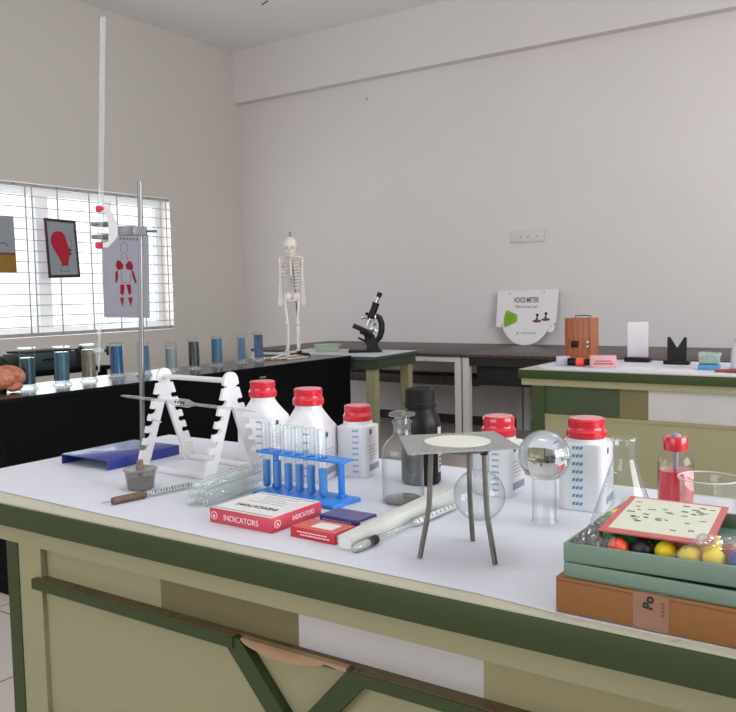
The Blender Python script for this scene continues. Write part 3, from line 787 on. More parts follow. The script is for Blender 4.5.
for k in range(15):
    c = dn * L * (.52 + .031 * k) + nn * .0035
    b.box(c, (.0056 if k % 3 else .0036, .0018 + .0012 * (k % 2), .0005), rot=Matrix((nn.cross(dn), dn, nn)).transposed())
b.build('scale_ticks', M['ink'], t)

# spirit lamp
t = thing('spirit_lamp', 'small grey metal spirit lamp with a wick in the lid', 'spirit lamp', (-1.190, 1.012, ZT))
B().lathe([(.001, .0005), (.022, .0005), (.0240, .002), (.0285, .036)], seg=40, caps=False).build('lamp_body', M['lamp_smoke'], t)
plabel(B().lathe([(.001, .001), (.0215, .001), (.0230, .003), (.0252, .019), (.001, .0195)], seg=36).build('spirit', M['lamp_dregs'], t), 'brownish fluid in the lamp')
B().cyl((0, 0, .020), (0, 0, .0365), .0055, seg=12).build('wick', M['wick'], t)
b = B(); b.lathe([(.0290, .0345), (.0310, .0355), (.0315, .0375), (.0300, .0385), (.026, .0380), (.010, .0380), (.001, .0380)], seg=40); ld = b.build('lid', M['zinc'], t)
b = B(); b.lathe([(.0075, .038), (.0068, .042), (.0060, .048), (.0066, .051), (.0040, .054), (.001, .0545)], seg=20); plabel(b.build('wick_holder', M['wick'], t), 'brownish wick holder')

# ------------------------------------------------------------------ burette stand, clamp, burette
t = thing('retort_stand', 'retort stand with tall steel rod on a blue pressed base', 'stand', (-1.450, 1.184, ZT), 0)
bz = .020; bx0, bx1, by0, by1 = -.075, .075, -.098, .098
b = B()
b.box((0, 0, bz), (bx1 - bx0, by1 - by0, .0024), bev=.0008)
for xx in (bx0 + .001, bx1 - .001): b.box((xx, 0, bz / 2), (.0024, by1 - by0, bz), bev=.0008)
b.build('stand_base', M['blue_paint'], t)
rb = Vector((-1.373 + 1.450, 0, 0)); rb = Vector((.068, .0, bz))
rtop = Vector((-1.362 + 1.450, .004, .590))
b = B(); b.cyl(rb, rtop, .0052, seg=20); b.cyl(rtop, rtop + Vector((0, 0, .001)), .0045, seg=20); b.build('rod', M['steel'], t)
B().lathe([(.010, bz + .001), (.010, bz + .007), (.006, bz + .009)], rb * 0 + Vector((rb.x, rb.y, 0)), seg=6).build('nut', M['steel'], t)
# burette clamp on the rod
rodw = Vector((-1.450, 1.184, ZT))
zc_ = 1.340
fr = (zc_ - ZT - rb.z) / (rtop.z - rb.z)
pc = rodw + rb + (rtop - rb) * fr
u = Vector((math.cos(math.radians(33.9)), math.sin(math.radians(33.9)), 0)); v = Vector((-u.y, u.x, 0)); w = Vector((0, 0, 1))
bt = Vector((-1.391, 1.135, 1.767)); bb_ = Vector((-1.452, 1.135, 1.047))
def bur(z): return bb_ + (bt - bb_) * ((z - bb_.z) / (bt.z - bb_.z))
bc = bur(1.350)
t = thing('burette_clamp', 'grey white burette clamp with red tips gripping the rod and burette', 'clamp', pc)
cl = bc - pc; dirv = Vector((cl.x, cl.y, 0)); ln = dirv.length; du = dirv.normalized(); dv_ = Vector((-du.y, du.x, 0))
rotm = Matrix((du, dv_, w)).transposed()
def L_(a, bq, c): return du * a + dv_ * bq + w * c
b = B(); [b.box(L_(0, q * .0085, 0), (.026, .005, .018), rot=rotm, bev=.0015) for q in (-1, 1)]; b.box(L_(.0115, 0, 0), (.006, .012, .016), rot=rotm, bev=.001); b.build('boss_head', M['clamp_grey'], t)
b = B(); b.cyl(L_(-.0085, 0, 0), L_(-.034, 0, 0), .0028, seg=12); b.cyl(L_(-.030, -.009, 0), L_(-.030, .009, 0), .0022, seg=10); b.build('thumb_screw', M['steel'], t)
b = B(); b.box(L_(ln * .36, 0, .001), (ln * .50, .011, .020), rot=rotm, bev=.002); b.build('arm', M['clamp_grey'], t)
b = B()
yk = [(ln * .55, -.012), (ln * .55, .016), (ln * .70, .040), (ln * .86, .052), (ln * .92, .050), (ln * .92, .040), (ln * .80, .034), (ln * .76, .018), (ln * .76, -.006), (ln * .78, -.022), (ln * .92, -.024), (ln * .92, -.034), (ln * .80, -.034), (ln * .66, -.022)]
b.prism(yk[::-1], Matrix.Translation(L_(0, .018, 0)) @ Matrix((du, w, -dv_)).transposed().to_4x4(), .012)
b.build('yoke', M['clamp_white'], t)
for zz in (.0455, -.0285):
    q = bur(pc.z + zz) - pc
    b = B(); b.box(q + du * -.002 + dv_ * .0112, (.020, .010, .013), rot=rotm, bev=.003); plabel(b.build('rubber_tip', M['red_rubber'], t), 'red rubber tip')
for zz in (.016, -.010):
    b = B(); q = bur(pc.z + zz) - pc
    b.tube([L_(ln * .74, -.010, zz), L_(ln * .86, -.012, zz), L_(ln * 1.0, -.012, zz), L_(ln * 1.14, -.010, zz), L_(ln * 1.22, -.004, zz)], [.006, .006, .0055, .005, .0045], 10)
    b.build('finger', M['clamp_grey'], t)
# burette
t = thing('burette', 'long clear glass burette held upright by the clamp', 'burette', bb_)
d = bt - bb_; L = d.length; r = .0058
prof = [(.0010, 0), (.0018, .0), (.0022, L * .045), (.0032, L * .05), (.0032, L * .10), (.0040, L * .11), (.0058, L * .13), (r, L * .998), (r + .0008, L), (r - .0008, L)]
B().lathe(prof, seg=24, axis=d, caps=False).build('glass_tube', M['glass_pale'], t)
dn = d.normalized(); sp = dn * L * .062
b = B(); b.cyl(sp - u * .012, sp + u * .012, .0048, seg=16); b.sph(sp, .0075, 16); b.build('stopcock', M['glass_pale'], t)
b = B(); b.tube([sp + u * .012, sp + u * .016 + w * .0], .0035, 10); b.box(sp + u * .018, (.005, .008, .020), rot=Matrix((u, v, w)).transposed(), bev=.002); plabel(b.build('tap_handle', M['black_plastic'], t), 'black tap handle')
b = B()
for k in range(60):
    if k % 2 and k % 5: continue
    c = dn * L * (.16 + .0132 * k); n_ = -v
    b.box(c + n_ * (r + .0002), (.0030 if k % 5 else .0056, .0006, .0003), rot=Matrix((u, dn, n_)).transposed())
b.build('graduation', M['print_grey'], t)

# ------------------------------------------------------------------ white pipette stand and pipette
t = thing('pipette_stand', 'white plastic A frame pipette stand with notched legs', 'stand', (-1.221, 1.190, ZT), math.radians(-4)); t.scale = (1, 1, .975)
Wd, Ht = .078, .212
def aframe():
    # half outline on the +u side from foot to head with hooked notches
    out = []
    foot = (Wd, 0.0); neck = (.0205, .176)
    def on(f): return Vector((foot[0] + (neck[0] - foot[0]) * f, foot[1] + (neck[1] - foot[1]) * f))
    dr = Vector((neck[0] - foot[0], neck[1] - foot[1])).normalized(); inn = Vector((-dr.y, dr.x))
    out.append(Vector(foot))
    for f in (.26, .40, .54, .68, .85):
        c = on(f)
        out += [c - dr * .0065, c - dr * .006 + inn * .007, c - dr * .001 + inn * .0140, c + dr * .005 + inn * .0150, c + dr * .0085 + inn * .010, c + dr * .0050 + inn * .0045, c + dr * .0055]
    out += [Vector((.0200, .1765)), Vector((.0125, .1765)), Vector((.0115, .1800)), Vector((.0190, .1825)), Vector((.0195, .187))]
    for a in range(0, 91, 15):
        out.append(Vector((.0182 * math.cos(math.radians(a)), .190 + .0182 * math.sin(math.radians(a)))))
    left = [Vector((-p.x, p.y)) for p in reversed(out[:-1])]
    inner = [Vector((-Wd + .028, 0)), Vector((-.002, .138)), Vector((.002, .138)), Vector((Wd - .028, 0))]
    return [(p.x, p.y) for p in out + left + inner]
af = aframe()
sepx = .101
for sx in (-1, 1):
    mx = T(sx * sepx + .0035, 0, 0) @ RZ(PI / 2) @ RX(PI / 2) @ T(0, 0, -.007)
    b = B(); b.prism(af, mx, .007); b.build('side_frame', M['white_plastic'], t)
b = B(); b.cyl((-sepx - .004, 0, .190), (sepx + .004, 0, .190), .0056, seg=20); b.build('top_bar', M['white_plastic'], t)
for yy in (-Wd + .016, Wd - .016):
    b = B(); b.box((0, yy, .006), (2 * sepx, .009, .012), bev=.002); b.build('base_bar', M['white_plastic'], t)
b = B(); b.cyl((-sepx - .012, -.036, .105), (-sepx + .030, -.036, .098), .0022, seg=10); b.build('peg', M['clamp_white'], t)
# pipette resting across the notches
p0, p1 = Vector((-1.4020, 1.150, .9970)), Vector((-1.0080, 1.130, .9905))
t = thing('pipette', 'glass bulb pipette resting across the notches of the white stand', 'pipette', p0)
d = p1 - p0; L = d.length
B().lathe([(.0014, 0), (.0030, L * .04), (.0032, L * .40), (.0055, L * .43), (.0082, L * .45), (.0082, L * .53), (.0050, L * .555), (.0030, L * .58), (.0028, L * .9), (.0010, L)], seg=20, axis=d, caps=False).build('glass_tube', M['glass_pale'], t)
b = B(); dn = d.normalized()
for k in range(4): b.box(dn * L * (.46 + .02 * k) - Vector((0, .0080, -.002)), (.004, .0006, .005))
b.build('printing', M['ink'], t)

# ------------------------------------------------------------------ brown carton, green ball kit, card
t = thing('carton', 'brown cardboard box under the green ball kit', 'box', (-.135, .965, ZT), math.radians(-.8))
S = (.380, .250, .0385)
b = B(); b.box((0, 0, S[2] / 2), S, bev=.001); b.build('carton_body', M['cardboard'], t)
b = B(); b.box((0, -S[1] / 2 - .0002, S[2] - .0035), (S[0] - .004, .0006, .0008)); b.build('lid_seam', M['ink_brown'], t)
b = B(); b.box((-.088, -S[1] / 2 - .0003, S[2] / 2), (.036, .0006, S[2] - .001)); b.box((-.088, -S[1] / 2 + .02, S[2] + .0003), (.036, .04, .0005)); b.build('packing_tape', M['tape'], t)
text('lettering', 'Po', .0135, M['ink'], t, T(-.090, -S[1] / 2 - .0008, .0290) @ FRONT @ RZ(math.radians(82)), bold=.0005)
b = B()
for k in range(4): b.box((-.076, -S[1] / 2 - .0008, .018 + .004 * k), (.003, .0004, .0022))
b.build('fine_print', M['ink_brown'], t)
KZ = ZT + S[2] + .0005
t = thing('ball_kit', 'sage green hinged tray kit full of coloured balls on the brown carton', 'kit', (-.150, .945, KZ), math.radians(-.8))
KW, KD = .335, .205
def tray(b, z0, z1, wall=.004, floor=.003, x0=-KW / 2, x1=KW / 2, y0=-KD / 2, y1=KD / 2):
    b.box(((x0 + x1) / 2, (y0 + y1) / 2, z0 + floor / 2), (x1 - x0, y1 - y0, floor), bev=.001)
    for (a0, a1, c0, c1) in ((x0, x1, y0, y0 + wall), (x0, x1, y1 - wall, y1), (x0, x0 + wall, y0 + wall, y1 - wall), (x1 - wall, x1, y0 + wall, y1 - wall)):
        b.box(((a0 + a1) / 2, (c0 + c1) / 2, (z0 + z1) / 2), (a1 - a0, c1 - c0, z1 - z0), bev=.0012)
    return b
tray(B(), 0, .0165).build('lower_tray', M['kit_green'], t)
up = tray(B(), 0, .0205).build('upper_tray', M['kit_green'], t)
up.location = (0, 0, .0172 + .003); up.rotation_euler = (0, math.radians(-1.1), 0)
b = B(); b.box((0, 0, .0165), (KW - .02, KD - .02, .004)); b.build('seam_sheet', M['kit_dark'], t)  # dark sheet set into the seam between the two trays
rb_ = .0113
def ball(x, y, z, m, label, grp=None):
    return tag(B().sph((0, 0, 0), rb_, 28).build('plastic_ball', M[m], loc=(x, y, z)), label, 'ball', 'balls in the green kit')
balls = [(-.306, .898, 'ball_black', 'black ball second from the front at the left wall of the green kit'),
         (-.292, .874, 'ball_black', 'black ball at the front left corner of the green kit'),
         (-.2845, .906, 'ball_green', 'green ball behind the front left black ball'),
         (-.2675, .871, 'ball_orange', 'orange red ball at the front of the green kit'),
         (-.263, .894, 'ball_green', 'green ball just behind the orange red ball'),
         (-.244, .876, 'ball_black', 'black ball between the orange red and the bright yellow ball'),
         (-.240, .930, 'ball_green', 'green ball deep under the card'),
         (-.260, .920, 'ball_red', 'dull red ball under the left edge of the card'),
         (-.220, .879, 'ball_yellow', 'bright yellow ball at the front next to a black ball'),
         (-.217, .912, 'ball_mustard', 'mustard ball behind the bright yellow ball'),
         (-.196, .876, 'ball_yellow', 'yellow ball in the clear bag, left of the bagged pair'),
         (-.172, .876, 'ball_yellow', 'yellow ball in the clear bag beside the blue ball'),
         (-.185, .899, 'ball_yellow', 'yellow ball behind the bagged pair of yellow balls'),
         (-.186, .930, 'ball_yellow', 'deep yellow ball under the right corner of the card'),
         (-.148, .877, 'ball_blue', 'blue ball at the right end of the front row'),
         (-.160, .901, 'ball_red', 'dull red ball behind the blue ball'),
         (-.306, .930, 'ball_black', 'black ball third from the front at the left wall of the green kit'),
         (-.283, .938, 'ball_mustard', 'mustard ball left of the card edge'),
         (-.306, .960, 'ball_green', 'green ball at the left wall of the kit, well behind the black ones'),
         (-.282, .968, 'ball_black', 'black ball at the left behind the mustard ball'),
         (-.304, .990, 'ball_yellow', 'yellow ball near the rear left corner of the kit')]
zb = KZ + .0172 + .003 + .003 + rb_
for x, y, m, lb in balls:
    tilt = -math.sin(math.radians(-1.1)) * (x + .150)
    ball(x, y, zb + tilt + .0004, m, lb)
zcard = zb + rb_ + .0040
t = thing('game_card', 'cream card with red border and small black marks lying on the balls', 'card', (-.2370, .950, zcard), math.radians(4.5))
b = B(); b.box((0, 0, 0), (.113, .165, .0016), rot=Matrix.Rotation(math.radians(1.1), 3, 'Y')); b.build('card_sheet', M['card_red'], t)
b = B(); b.box((0, .003, .0011), (.098, .143, .0006), rot=Matrix.Rotation(math.radians(1.1), 3, 'Y')); b.build('cream_field', M['card_cream'], t)
b = B()
for k in range(34):
    x = random.uniform(-.043, .043); y = random.uniform(-.052, .06)
    b.box((x, y, .0016 - x * math.tan(math.radians(1.1))), (random.uniform(.004, .009), random.uniform(.002, .0042), .0004), rz=random.uniform(-.3, .3), mi=k % 3 % 2)
b.build('card_marks', [M['ink_grey'], M['print_dark']], t)
# clear plastic bag over the right-hand balls
b = B()
def bagf(u, v):
    x = -.208 + .11 * u; y = .8505 + .064 * v
    e = min(u, 1 - u, v, 1 - v) * 6
    z = zb + min(1, e) * (rb_ + .0016) + .0022 * noise.noise((x * 130, y * 130, 2.0)) + .0016 * noise.noise((x * 260, y * 260, 5.0)) + .003
    return Vector((x, y, z + .0012))
b.grid(44, 30, bagf)
tag(b.build('plastic_bag', M['plastic_clear'], sharp=12), 'crinkled clear plastic bag over the yellow balls in the kit', 'bag')
b = B()
def bagl(u, v):
    x = -.3125 + .048 * u; y = .8505 + .12 * v
    e = min(u, 1 - u, v, 1 - v) * 6
    return Vector((x, y, zb + min(1, e) * (rb_ + .0012) + .002 * noise.noise((x * 150, y * 150, 9.0)) + .0016 * noise.noise((x * 300, y * 300, 4.0)) + .002))
b.grid(34, 26, bagl)
tag(b.build('plastic_bag', M['plastic_clear'], sharp=12), 'crinkled clear plastic bag over the black balls at the left of the kit', 'bag')

# ------------------------------------------------------------------ black counter and the specimen jars
CX0, CX1, CY0, CY1, CZ = -3.50, -3.054, 1.92, 4.33, .81
t = thing('counter', 'long black counter carrying the row of specimen jars', 'counter', ((CX0 + CX1) / 2, (CY0 + CY1) / 2, 0))
b = B(); b.box((0, 0, CZ - .013), (CX1 - CX0 + .01, CY1 - CY0 + .02, .022), bev=.002); b.build('countertop', M['black_lam'], t)
B().box((0, 0, CZ - .001), (CX1 - CX0 + .004, CY1 - CY0 + .014, .002)).build('top_surface', M['counter_top'], t)
b = B(); b.box((0, 0, (CZ - .024) / 2), (CX1 - CX0, CY1 - CY0, CZ - .024)); b.build('cabinet_body', M['black_lam'], t)
b = B(); b.box(((CX1 - CX0) / 2 + .001, .36, CZ - .06), (.004, .05, .010), bev=.001); b.build('handle', M['clamp_grey'], t)
def jar(label, x, y, R, h, fluid, hf, board=None, lid=True):
    t = thing('specimen_jar', label, 'jar', (x, y, CZ + .0004), 0, 'specimen jars on the black counter')
    B().lathe([(R * 1.28, .0), (R * 1.30, .006), (R * 1.05, .012), (R, .020), (R * .9, .021)], seg=36).build('foot', M['jar_foot'], t)
    B().lathe([(R, .018), (R, h - .008), (R * 1.10, h - .003), (R * 1.10, h)], seg=36, caps=False).build('jar_glass', M['tube_glass'], t)
    if lid: B().lathe([(.001, h), (R * 1.22, h), (R * 1.22, h + .005), (.001, h + .0055)], seg=36).build('lid', M['jar_foot'], t)
    if board:
        a = math.radians(33.9) + board[2]; c = Vector((math.cos(a), math.sin(a), 0)) * board[0]
        B().box((c.x, c.y, .024 + hf * h / 2), (board[1], .006, hf * h), rz=a).build('specimen', M[fluid], t)
    else:
        B().lathe([(.001, .021), (R * .93, .021), (R * .93, .021 + hf * h), (.001, .022 + hf * h)], seg=36).build('specimen', M[fluid], t)
    return t
jar('jar of dark teal fluid beside the brain model', -3.303, 2.200, .033, .178, 'fluid_teal', .66)
jar('jar of mid teal fluid in front of the dark case', -3.300, 2.375, .033, .172, 'fluid_teal2', .76)
jar('jar with a mottled brown specimen below the burette', -3.322, 2.540, .033, .172, 'fluid_brown', .76)
jar('jar of bright blue fluid just left of the steel rod', -3.345, 2.725, .032, .170, 'fluid_blue', .80)
jar('empty looking jar with a narrow blue strip behind the steel rod', -3.290, 2.850, .031, .172, 'fluid_blue', .74, board=(.012, .026, 0), lid=False)
jar('jar of pale grey fluid above the left head of the pipette stand', -3.300, 3.045, .030, .168, 'fluid_grey', .62, lid=False)
jar('jar with a dark green specimen just right of the pale grey jar', -3.275, 3.185, .030, .168, 'fluid_dark', .78)
jar('jar of steel blue fluid with a clear space below its lid', -3.305, 3.390, .031, .168, 'fluid_steel', .80)
jar('jar with a blue plate in clear fluid, second from the skeleton', -3.310, 3.600, .029, .172, 'fluid_steel', .72, board=(.0, .040, 0))
jar('jar with a blue and dark patterned plate nearest the skeleton', -3.313, 3.752, .029, .170, 'fluid_navy', .80, board=(.0, .052, 0))

# brain model
t = thing('brain_model', 'tan plastic brain model at the left end of the counter', 'anatomical model', (-3.29, 2.075, CZ + .0004), math.radians(20))
def lobe(name, c, sc, sd):
    b = B(); b.sph((0, 0, 0), 1.0, 110)
    for vv in b.bm.verts:
        p = vv.co.copy(); q = p * 2.6 + Vector((sd, sd * 2, 0))
        wv = math.sin(15 * (q.x + noise.noise(q * 1.2) * 1.4) + 4 * noise.noise(q * .8 + Vector((9, 2, 5))))
        k = 1 + .085 * (abs(wv) ** .5 - .7) + .04 * noise.noise(p * 1.5)
        vv.co = Vector((p.x * sc[0] * k + c[0], p.y * sc[1] * k + c[1], p.z * sc[2] * k + c[2]))
    return b.build(name, M['brain'], t, sharp=60)
lobe('cerebral_hemisphere', (-.004, -.034, .062), (.086, .036, .050), 1.0)
lobe('cerebral_hemisphere', (-.004, .034, .062), (.086, .036, .050), 4.0)
lobe('cerebellum', (.048, 0, .024), (.034, .042, .022), 7.0)
b = B(); b.cyl((-.02, 0, .0), (-.02, 0, .025), .028, .020, seg=24); b.build('model_foot', M['black_plastic'], t)

# skeleton model on the end of the counter
sk = thing('skeleton_model', 'small white human skeleton model on a dark stand', 'anatomical model', (-3.335, 4.185, CZ + .0004), math.radians(33.9)); sk.scale = (1, 1, 1.03)
zs = .035                      # feet height above the counter
def P(x, z, y=0.0): return Vector((x, y, z))
b = B(); b.sph(P(-.052 + .0, .690), (.046, .050, .052), 28); b.sph(P(-.050, .655, -.022), (.030, .026, .030), 20)
for e in (-.067, -.036): b.sph(P(e, .672, -.043), (.010, .008, .010), 10, 1)
b.sph(P(-.051, .655, -.046), (.005, .006, .008), 8, 1)
b.build('skull', [M['bone'], M['ink_sand']], sk)
b = B(); b.tube([P(-.078, .650, -.005), P(-.074, .628, -.026), P(-.051, .620, -.044), P(-.028, .628, -.026), P(-.024, .650, -.005)], .007, 8); b.build('jaw', M['bone'], sk)
b = B(); b.cyl(P(-.052, .742), P(-.052, .762), .004, seg=8); b.sph(P(-.052, .765), .006, 8); b.build('hook', M['dull_iron'], sk)
b = B()
for k in range(26):
    z = .385 + k * .0095; b.sph(P(-.050, z, .012 + .010 * math.sin(k / 26 * PI * 2)), (.011, .012, .0044), 10)
b.build('spine', M['bone'], sk)
b = B()
for k in range(9):
    z = .600 - k * .0195; rx = .040 + .018 * math.sin(PI * (k + 1) / 11); ry = .030 + .012 * math.sin(PI * (k + 1) / 11)
    b.tube([P(-.050 + rx * math.sin(a), z - .010 * (1 - math.cos(a)) , .012 + ry * (math.cos(a) - .35)) for a in [(-2.75 + 5.5 * i / 20) for i in range(21)]], .0036, 6)
b.tube([P(-.050, .600, -.034), P(-.050, .500, -.038)], .006, 8)
b.build('rib_cage', M['bone'], sk)
b = B(); b.tube([P(-.125, .612), P(-.09, .620, -.016), P(-.05, .612, -.024), P(-.01, .620, -.016), P(.025, .612)], .0055, 8)
b.sph(P(-.108, .585, .018), (.020, .006, .030), 10); b.sph(P(.008, .585, .018), (.020, .006, .030), 10); b.build('shoulder_girdle', M['bone'], sk)
b = B(); b.sph(P(-.078, .372, .004), (.028, .014, .026), 14); b.sph(P(-.022, .372, .004), (.028, .014, .026), 14); b.tube([P(-.085, .352, -.010), P(-.05, .345, -.016), P(-.015, .352, -.010)], .008, 8); b.sph(P(-.05, .372, .016), (.016, .010, .022), 12); b.build('pelvis', M['bone'], sk)
for s_ in (-1, 1):
    x = -.050 + s_ * .074; xe = -.050 + s_ * .070; xh = -.050 + s_ * .074
    b = B(); b.tube([P(x, .612), P(x - s_ * .002, .58), P(xe, .50), P(xe, .472)], [.011, .007, .0065, .009], 8); b.sph(P(xe, .468), .0095, 10)
    b.tube([P(xe - .005, .465), P(xh - .006, .36)], .0045, 8); b.tube([P(xe + .005, .465), P(xh + .006, .36)], .0045, 8)
    for f in range(5): b.tube([P(xh - .010 + .005 * f, .362, -.002), P(xh - .013 + .0065 * f, .335, -.006), P(xh - .012 + .006 * f, .310 + .006 * abs(f - 2), -.008)], .0026, 6)
    b.build('arm', M['bone'], sk)
    xt = -.050 + s_ * .040; xk = -.050 + s_ * .034
    b = B(); b.tube([P(xt, .362), P(xt + s_ * .004, .34), P(xk, .235), P(xk, .210)], [.011, .009, .008, .013], 10); b.sph(P(xk, .203, -.006), .013, 12)
    b.tube([P(xk - s_ * .003, .200), P(xk - s_ * .003, .110), P(xk - s_ * .003, .055)], [.012, .007, .008], 8); b.tube([P(xk + s_ * .009, .190, .004), P(xk + s_ * .009, .055, .004)], .0038, 8)
    b.sph(P(xk, .050, .004), (.010, .014, .010), 10)
    for f in range(5): b.tube([P(xk - .006 + .003 * f, .047, -.008), P(xk - .011 + .0055 * f, .038, -.050)], .0032, 6)
    b.build('leg', M['bone'], sk)
b = B(); b.cyl(P(-.010, .02, .02), P(-.034, .50, .030), .0042, seg=10); b.cyl(P(-.034, .50, .030), P(-.048, .60, .026), .0036, seg=10); b.build('stand_rod', M['dull_iron'], sk)
b = B(); b.lathe([(.070, 0), (.070, .010), (.060, .018), (.020, .022), (.012, .036), (.001, .037)], (-.010, 0.0, 0), seg=32); b.build('stand_base', M['black_plastic'], sk)
b = B()
pts0 = [Vector((-3.345, 3.83, CZ + .008)), Vector((-3.36, 3.95, CZ + .028)), Vector((-3.32, 4.05, CZ + .018)), Vector((-3.24, 4.10, CZ + .010))]
t = thing('loose_bones', 'heap of thin pinkish loose bones beside the skeleton stand', 'bones', (-3.30, 3.98, CZ + .0004))
for k in range(7):
    y = -.15 + .012 * k; x = -.05 + .022 * k; r = .0085 - .0006 * k
    b = B(); b.tube([Vector((x, y, r + .0)), Vector((x + .01, y + .10, r + .010 * (k % 3))), Vector((x + .004, y + .20, r))], [r * 1.0, r * .65, r * 1.0], 8)
    b.build('bone', M['ink_sand'] if k % 2 else M['bone'], t)

# ------------------------------------------------------------------ black table and things behind the counter
t = thing('side_table', 'black table behind the counter under the window', 'table', (-5.02, 2.95, 0))
b = B(); b.box((0, 0, .725), (.56, 1.72, .03), bev=.003); b.build('tabletop', M['black_lam'], t)
for sx in (-1, 1):
    for sy in (-1, 1):
        b = B(); b.box((sx * .25, sy * .81, .355), (.045, .045, .71)); b.build('leg', M['black_lam'], t)
t = thing('equipment_case', 'dark teal case on the black table under the window', 'case', (-4.90, 3.36, .7404), 0)
b = B(); b.box((0, 0, .06), (.24, .40, .12), bev=.014); b.build('case_body', M['case_teal'], t)
b = B(); b.box((.0, 0, .125), (.2, .36, .014), bev=.005); b.build('lid', M['cloth_black'], t)
b = B(); b.tube([(.122, -.06, .07), (.14, -.05, .075), (.14, .05, .075), (.122, .06, .07)], .006, 8); b.build('handle', M['black_plastic'], t)
def heap(name, label, cat, c, sc, m, seed, ):
    b = B(); b.sph((0, 0, 0), 1.0, 40)
    for vv in b.bm.verts:
        p = vv.co.copy(); k = 1 + .22 * noise.noise(p * 2.2 + Vector((seed, 0, 0))) + .10 * noise.noise(p * 6 + Vector((0, seed, 0)))
        vv.co = Vector((p.x * sc[0] * k, p.y * sc[1] * k, max(-.001, p.z) * sc[2] * k if p.z > 0 else 0))
    bmesh.ops.remove_doubles(b.bm, verts=b.bm.verts, dist=1e-5)
    return tag(b.build(name, M[m], loc=c), label, cat)
heap('black_bag', 'crumpled black bag behind the brain model', 'bag', (-4.90, 2.86, .7406), (.20, .24, .17), 'cloth_black', 3.0)
heap('black_pouch', 'small black pouch at the right end of the dark case', 'pouch', (-4.90, 3.665, .7406), (.10, .085, .125), 'cloth_black', 8.0)

# ------------------------------------------------------------------ green table with the microscope
t = thing('work_table', 'green edged table with white top carrying the microscope', 'table', (-3.362, 4.657, 0), math.radians(4))
W_, D_, MZ = .90, .60, .80
b = B(); b.box((0, 0, MZ - .012), (W_, D_, .024), bev=.002); b.build('tabletop', M['table_green'], t)
b = B(); b.box((0, 0, MZ + .0008), (W_ - .012, D_ - .012, .0016)); plabel(b.build('top_sheet', M['paper'], t), 'white top surface')
b = B()
for a in ((W_ - .03, .02, 0, -D_ / 2 + .02), (W_ - .03, .02, 0, D_ / 2 - .02), (.02, D_ - .05, -W_ / 2 + .02, 0), (.02, D_ - .05, W_ / 2 - .02, 0)):
    b.box((a[2], a[3], MZ - .054), (a[0], a[1], .06))
b.build('apron', M['table_apron'], t)
for sx in (-1, 1):
    for sy in (-1, 1):
        b = B(); b.box((sx * (W_ / 2 - .062), sy * (D_ / 2 - .062), (MZ - .082) / 2), (.062, .062, MZ - .082)); b.build('leg', M['bench_cream'], t)

# microscope: local X to the viewer's right, Z up
m_ = thing('microscope', 'black microscope with a tilted tube standing on the green edged table', 'microscope', (-3.192, 4.722, MZ + .0022), math.radians(33.9))
m_['label'] = 'black microscope with a tilted tube standing on the green edged table'
k_ = .00676
def Q(px, py, y=0.0): return Vector(((px - 366) * k_, y, (352.5 - py) * k_))
b = B(); b.box(Q(351.5, 351.2, 0) + Vector((.012, -.045, 0)), (.070, .028, .018), bev=.004); b.box(Q(351.5, 351.2, 0) + Vector((.012, .045, 0)), (.070, .028, .018), bev=.004); b.box(Q(368, 351.2), (.19, .085, .018), bev=.004); b.box(Q(368, 351.2), (.19, .118, .016), bev=.004)
b.build('foot', M['scope_black'], m_)
b = B()
b.rings([[Q(366.5, 350, -.028), Q(380, 350, -.028), Q(380, 350, .028), Q(366.5, 350, .028)], [Q(367, 341, -.018), Q(376.5, 341, -.018), Q(376.5, 341, .018), Q(367, 341, .018)], [Q(367, 334, -.014), Q(374, 334, -.014), Q(374, 334, .014), Q(367, 334, .014)]])
b.build('pillar', M['scope_black'], m_)
b = B(); b.tube([Q(376.5, 315.5), Q(380.5, 318), Q(382.4, 324), Q(382.2, 331), Q(380, 338), Q(376, 342), Q(371, 343)], [.018, .020, .021, .021, .020, .019, .018], 14); b.build('arm', M['scope_black'], m_)
ti = (Q(381.6, 293) - Q(371.5, 318)).normalized()
b = B(); b.cyl(Q(371.2, 318.5), Q(376.9, 303.5), .0265, .0235, 24); b.lathe([(.024, 0), (.027, .004), (.027, .012), (.022, .016)], Q(376.4, 304.8), 24, axis=ti); bt_ = b.build('body_tube', M['scope_black'], m_)
b = B(); b.cyl(Q(376.6, 304), Q(380, 296), .0125, seg=20); plabel(b.build('draw_tube', M['chrome'], m_), 'bright chrome draw tube')
b = B(); b.lathe([(.0125, 0), (.0165, .004), (.0175, .030), (.0130, .034), (.001, .033)], Q(379.6, 297), 20, axis=ti); b.build('eyepiece', M['scope_black'], m_)
b = B(); b.cyl(Q(371.6, 317.5), Q(368.6, 324), .015, .010, 18); b.cyl(Q(368.7, 323.8), Q(367.4, 327), .007, .005, 14); b.build('objective', M['chrome'], m_)
b = B(); b.box(Q(374.5, 318.5), (.022, .034, .058), rot=Matrix.Rotation(math.radians(22), 3, 'Y'), bev=.003); b.build('focus_rack', M['chrome'], m_)
for px, py, yy, rr_ in ((373.5, 317, -.034, .014), (375.3, 324.5, -.032, .011)):
    b = B(); b.cyl(Q(px, py, yy + .012), Q(px, py, yy - .010), rr_, seg=20); b.build('focus_knob', M['chrome'] if rr_ < .012 else M['scope_black'], m_)
b = B(); b.cyl(Q(371.5, 320), Q(363.5, 316.2), .008, .006, 14); b.cyl(Q(364.5, 316.6), Q(361.4, 317.5), .0135, .011, 16); b.build('spare_objective', M['chrome'], m_)
b = B(); b.sph(Q(367.5, 313.6), .012, 14); b.build('nosepiece', M['scope_black'], m_)
st_ang = math.radians(24)
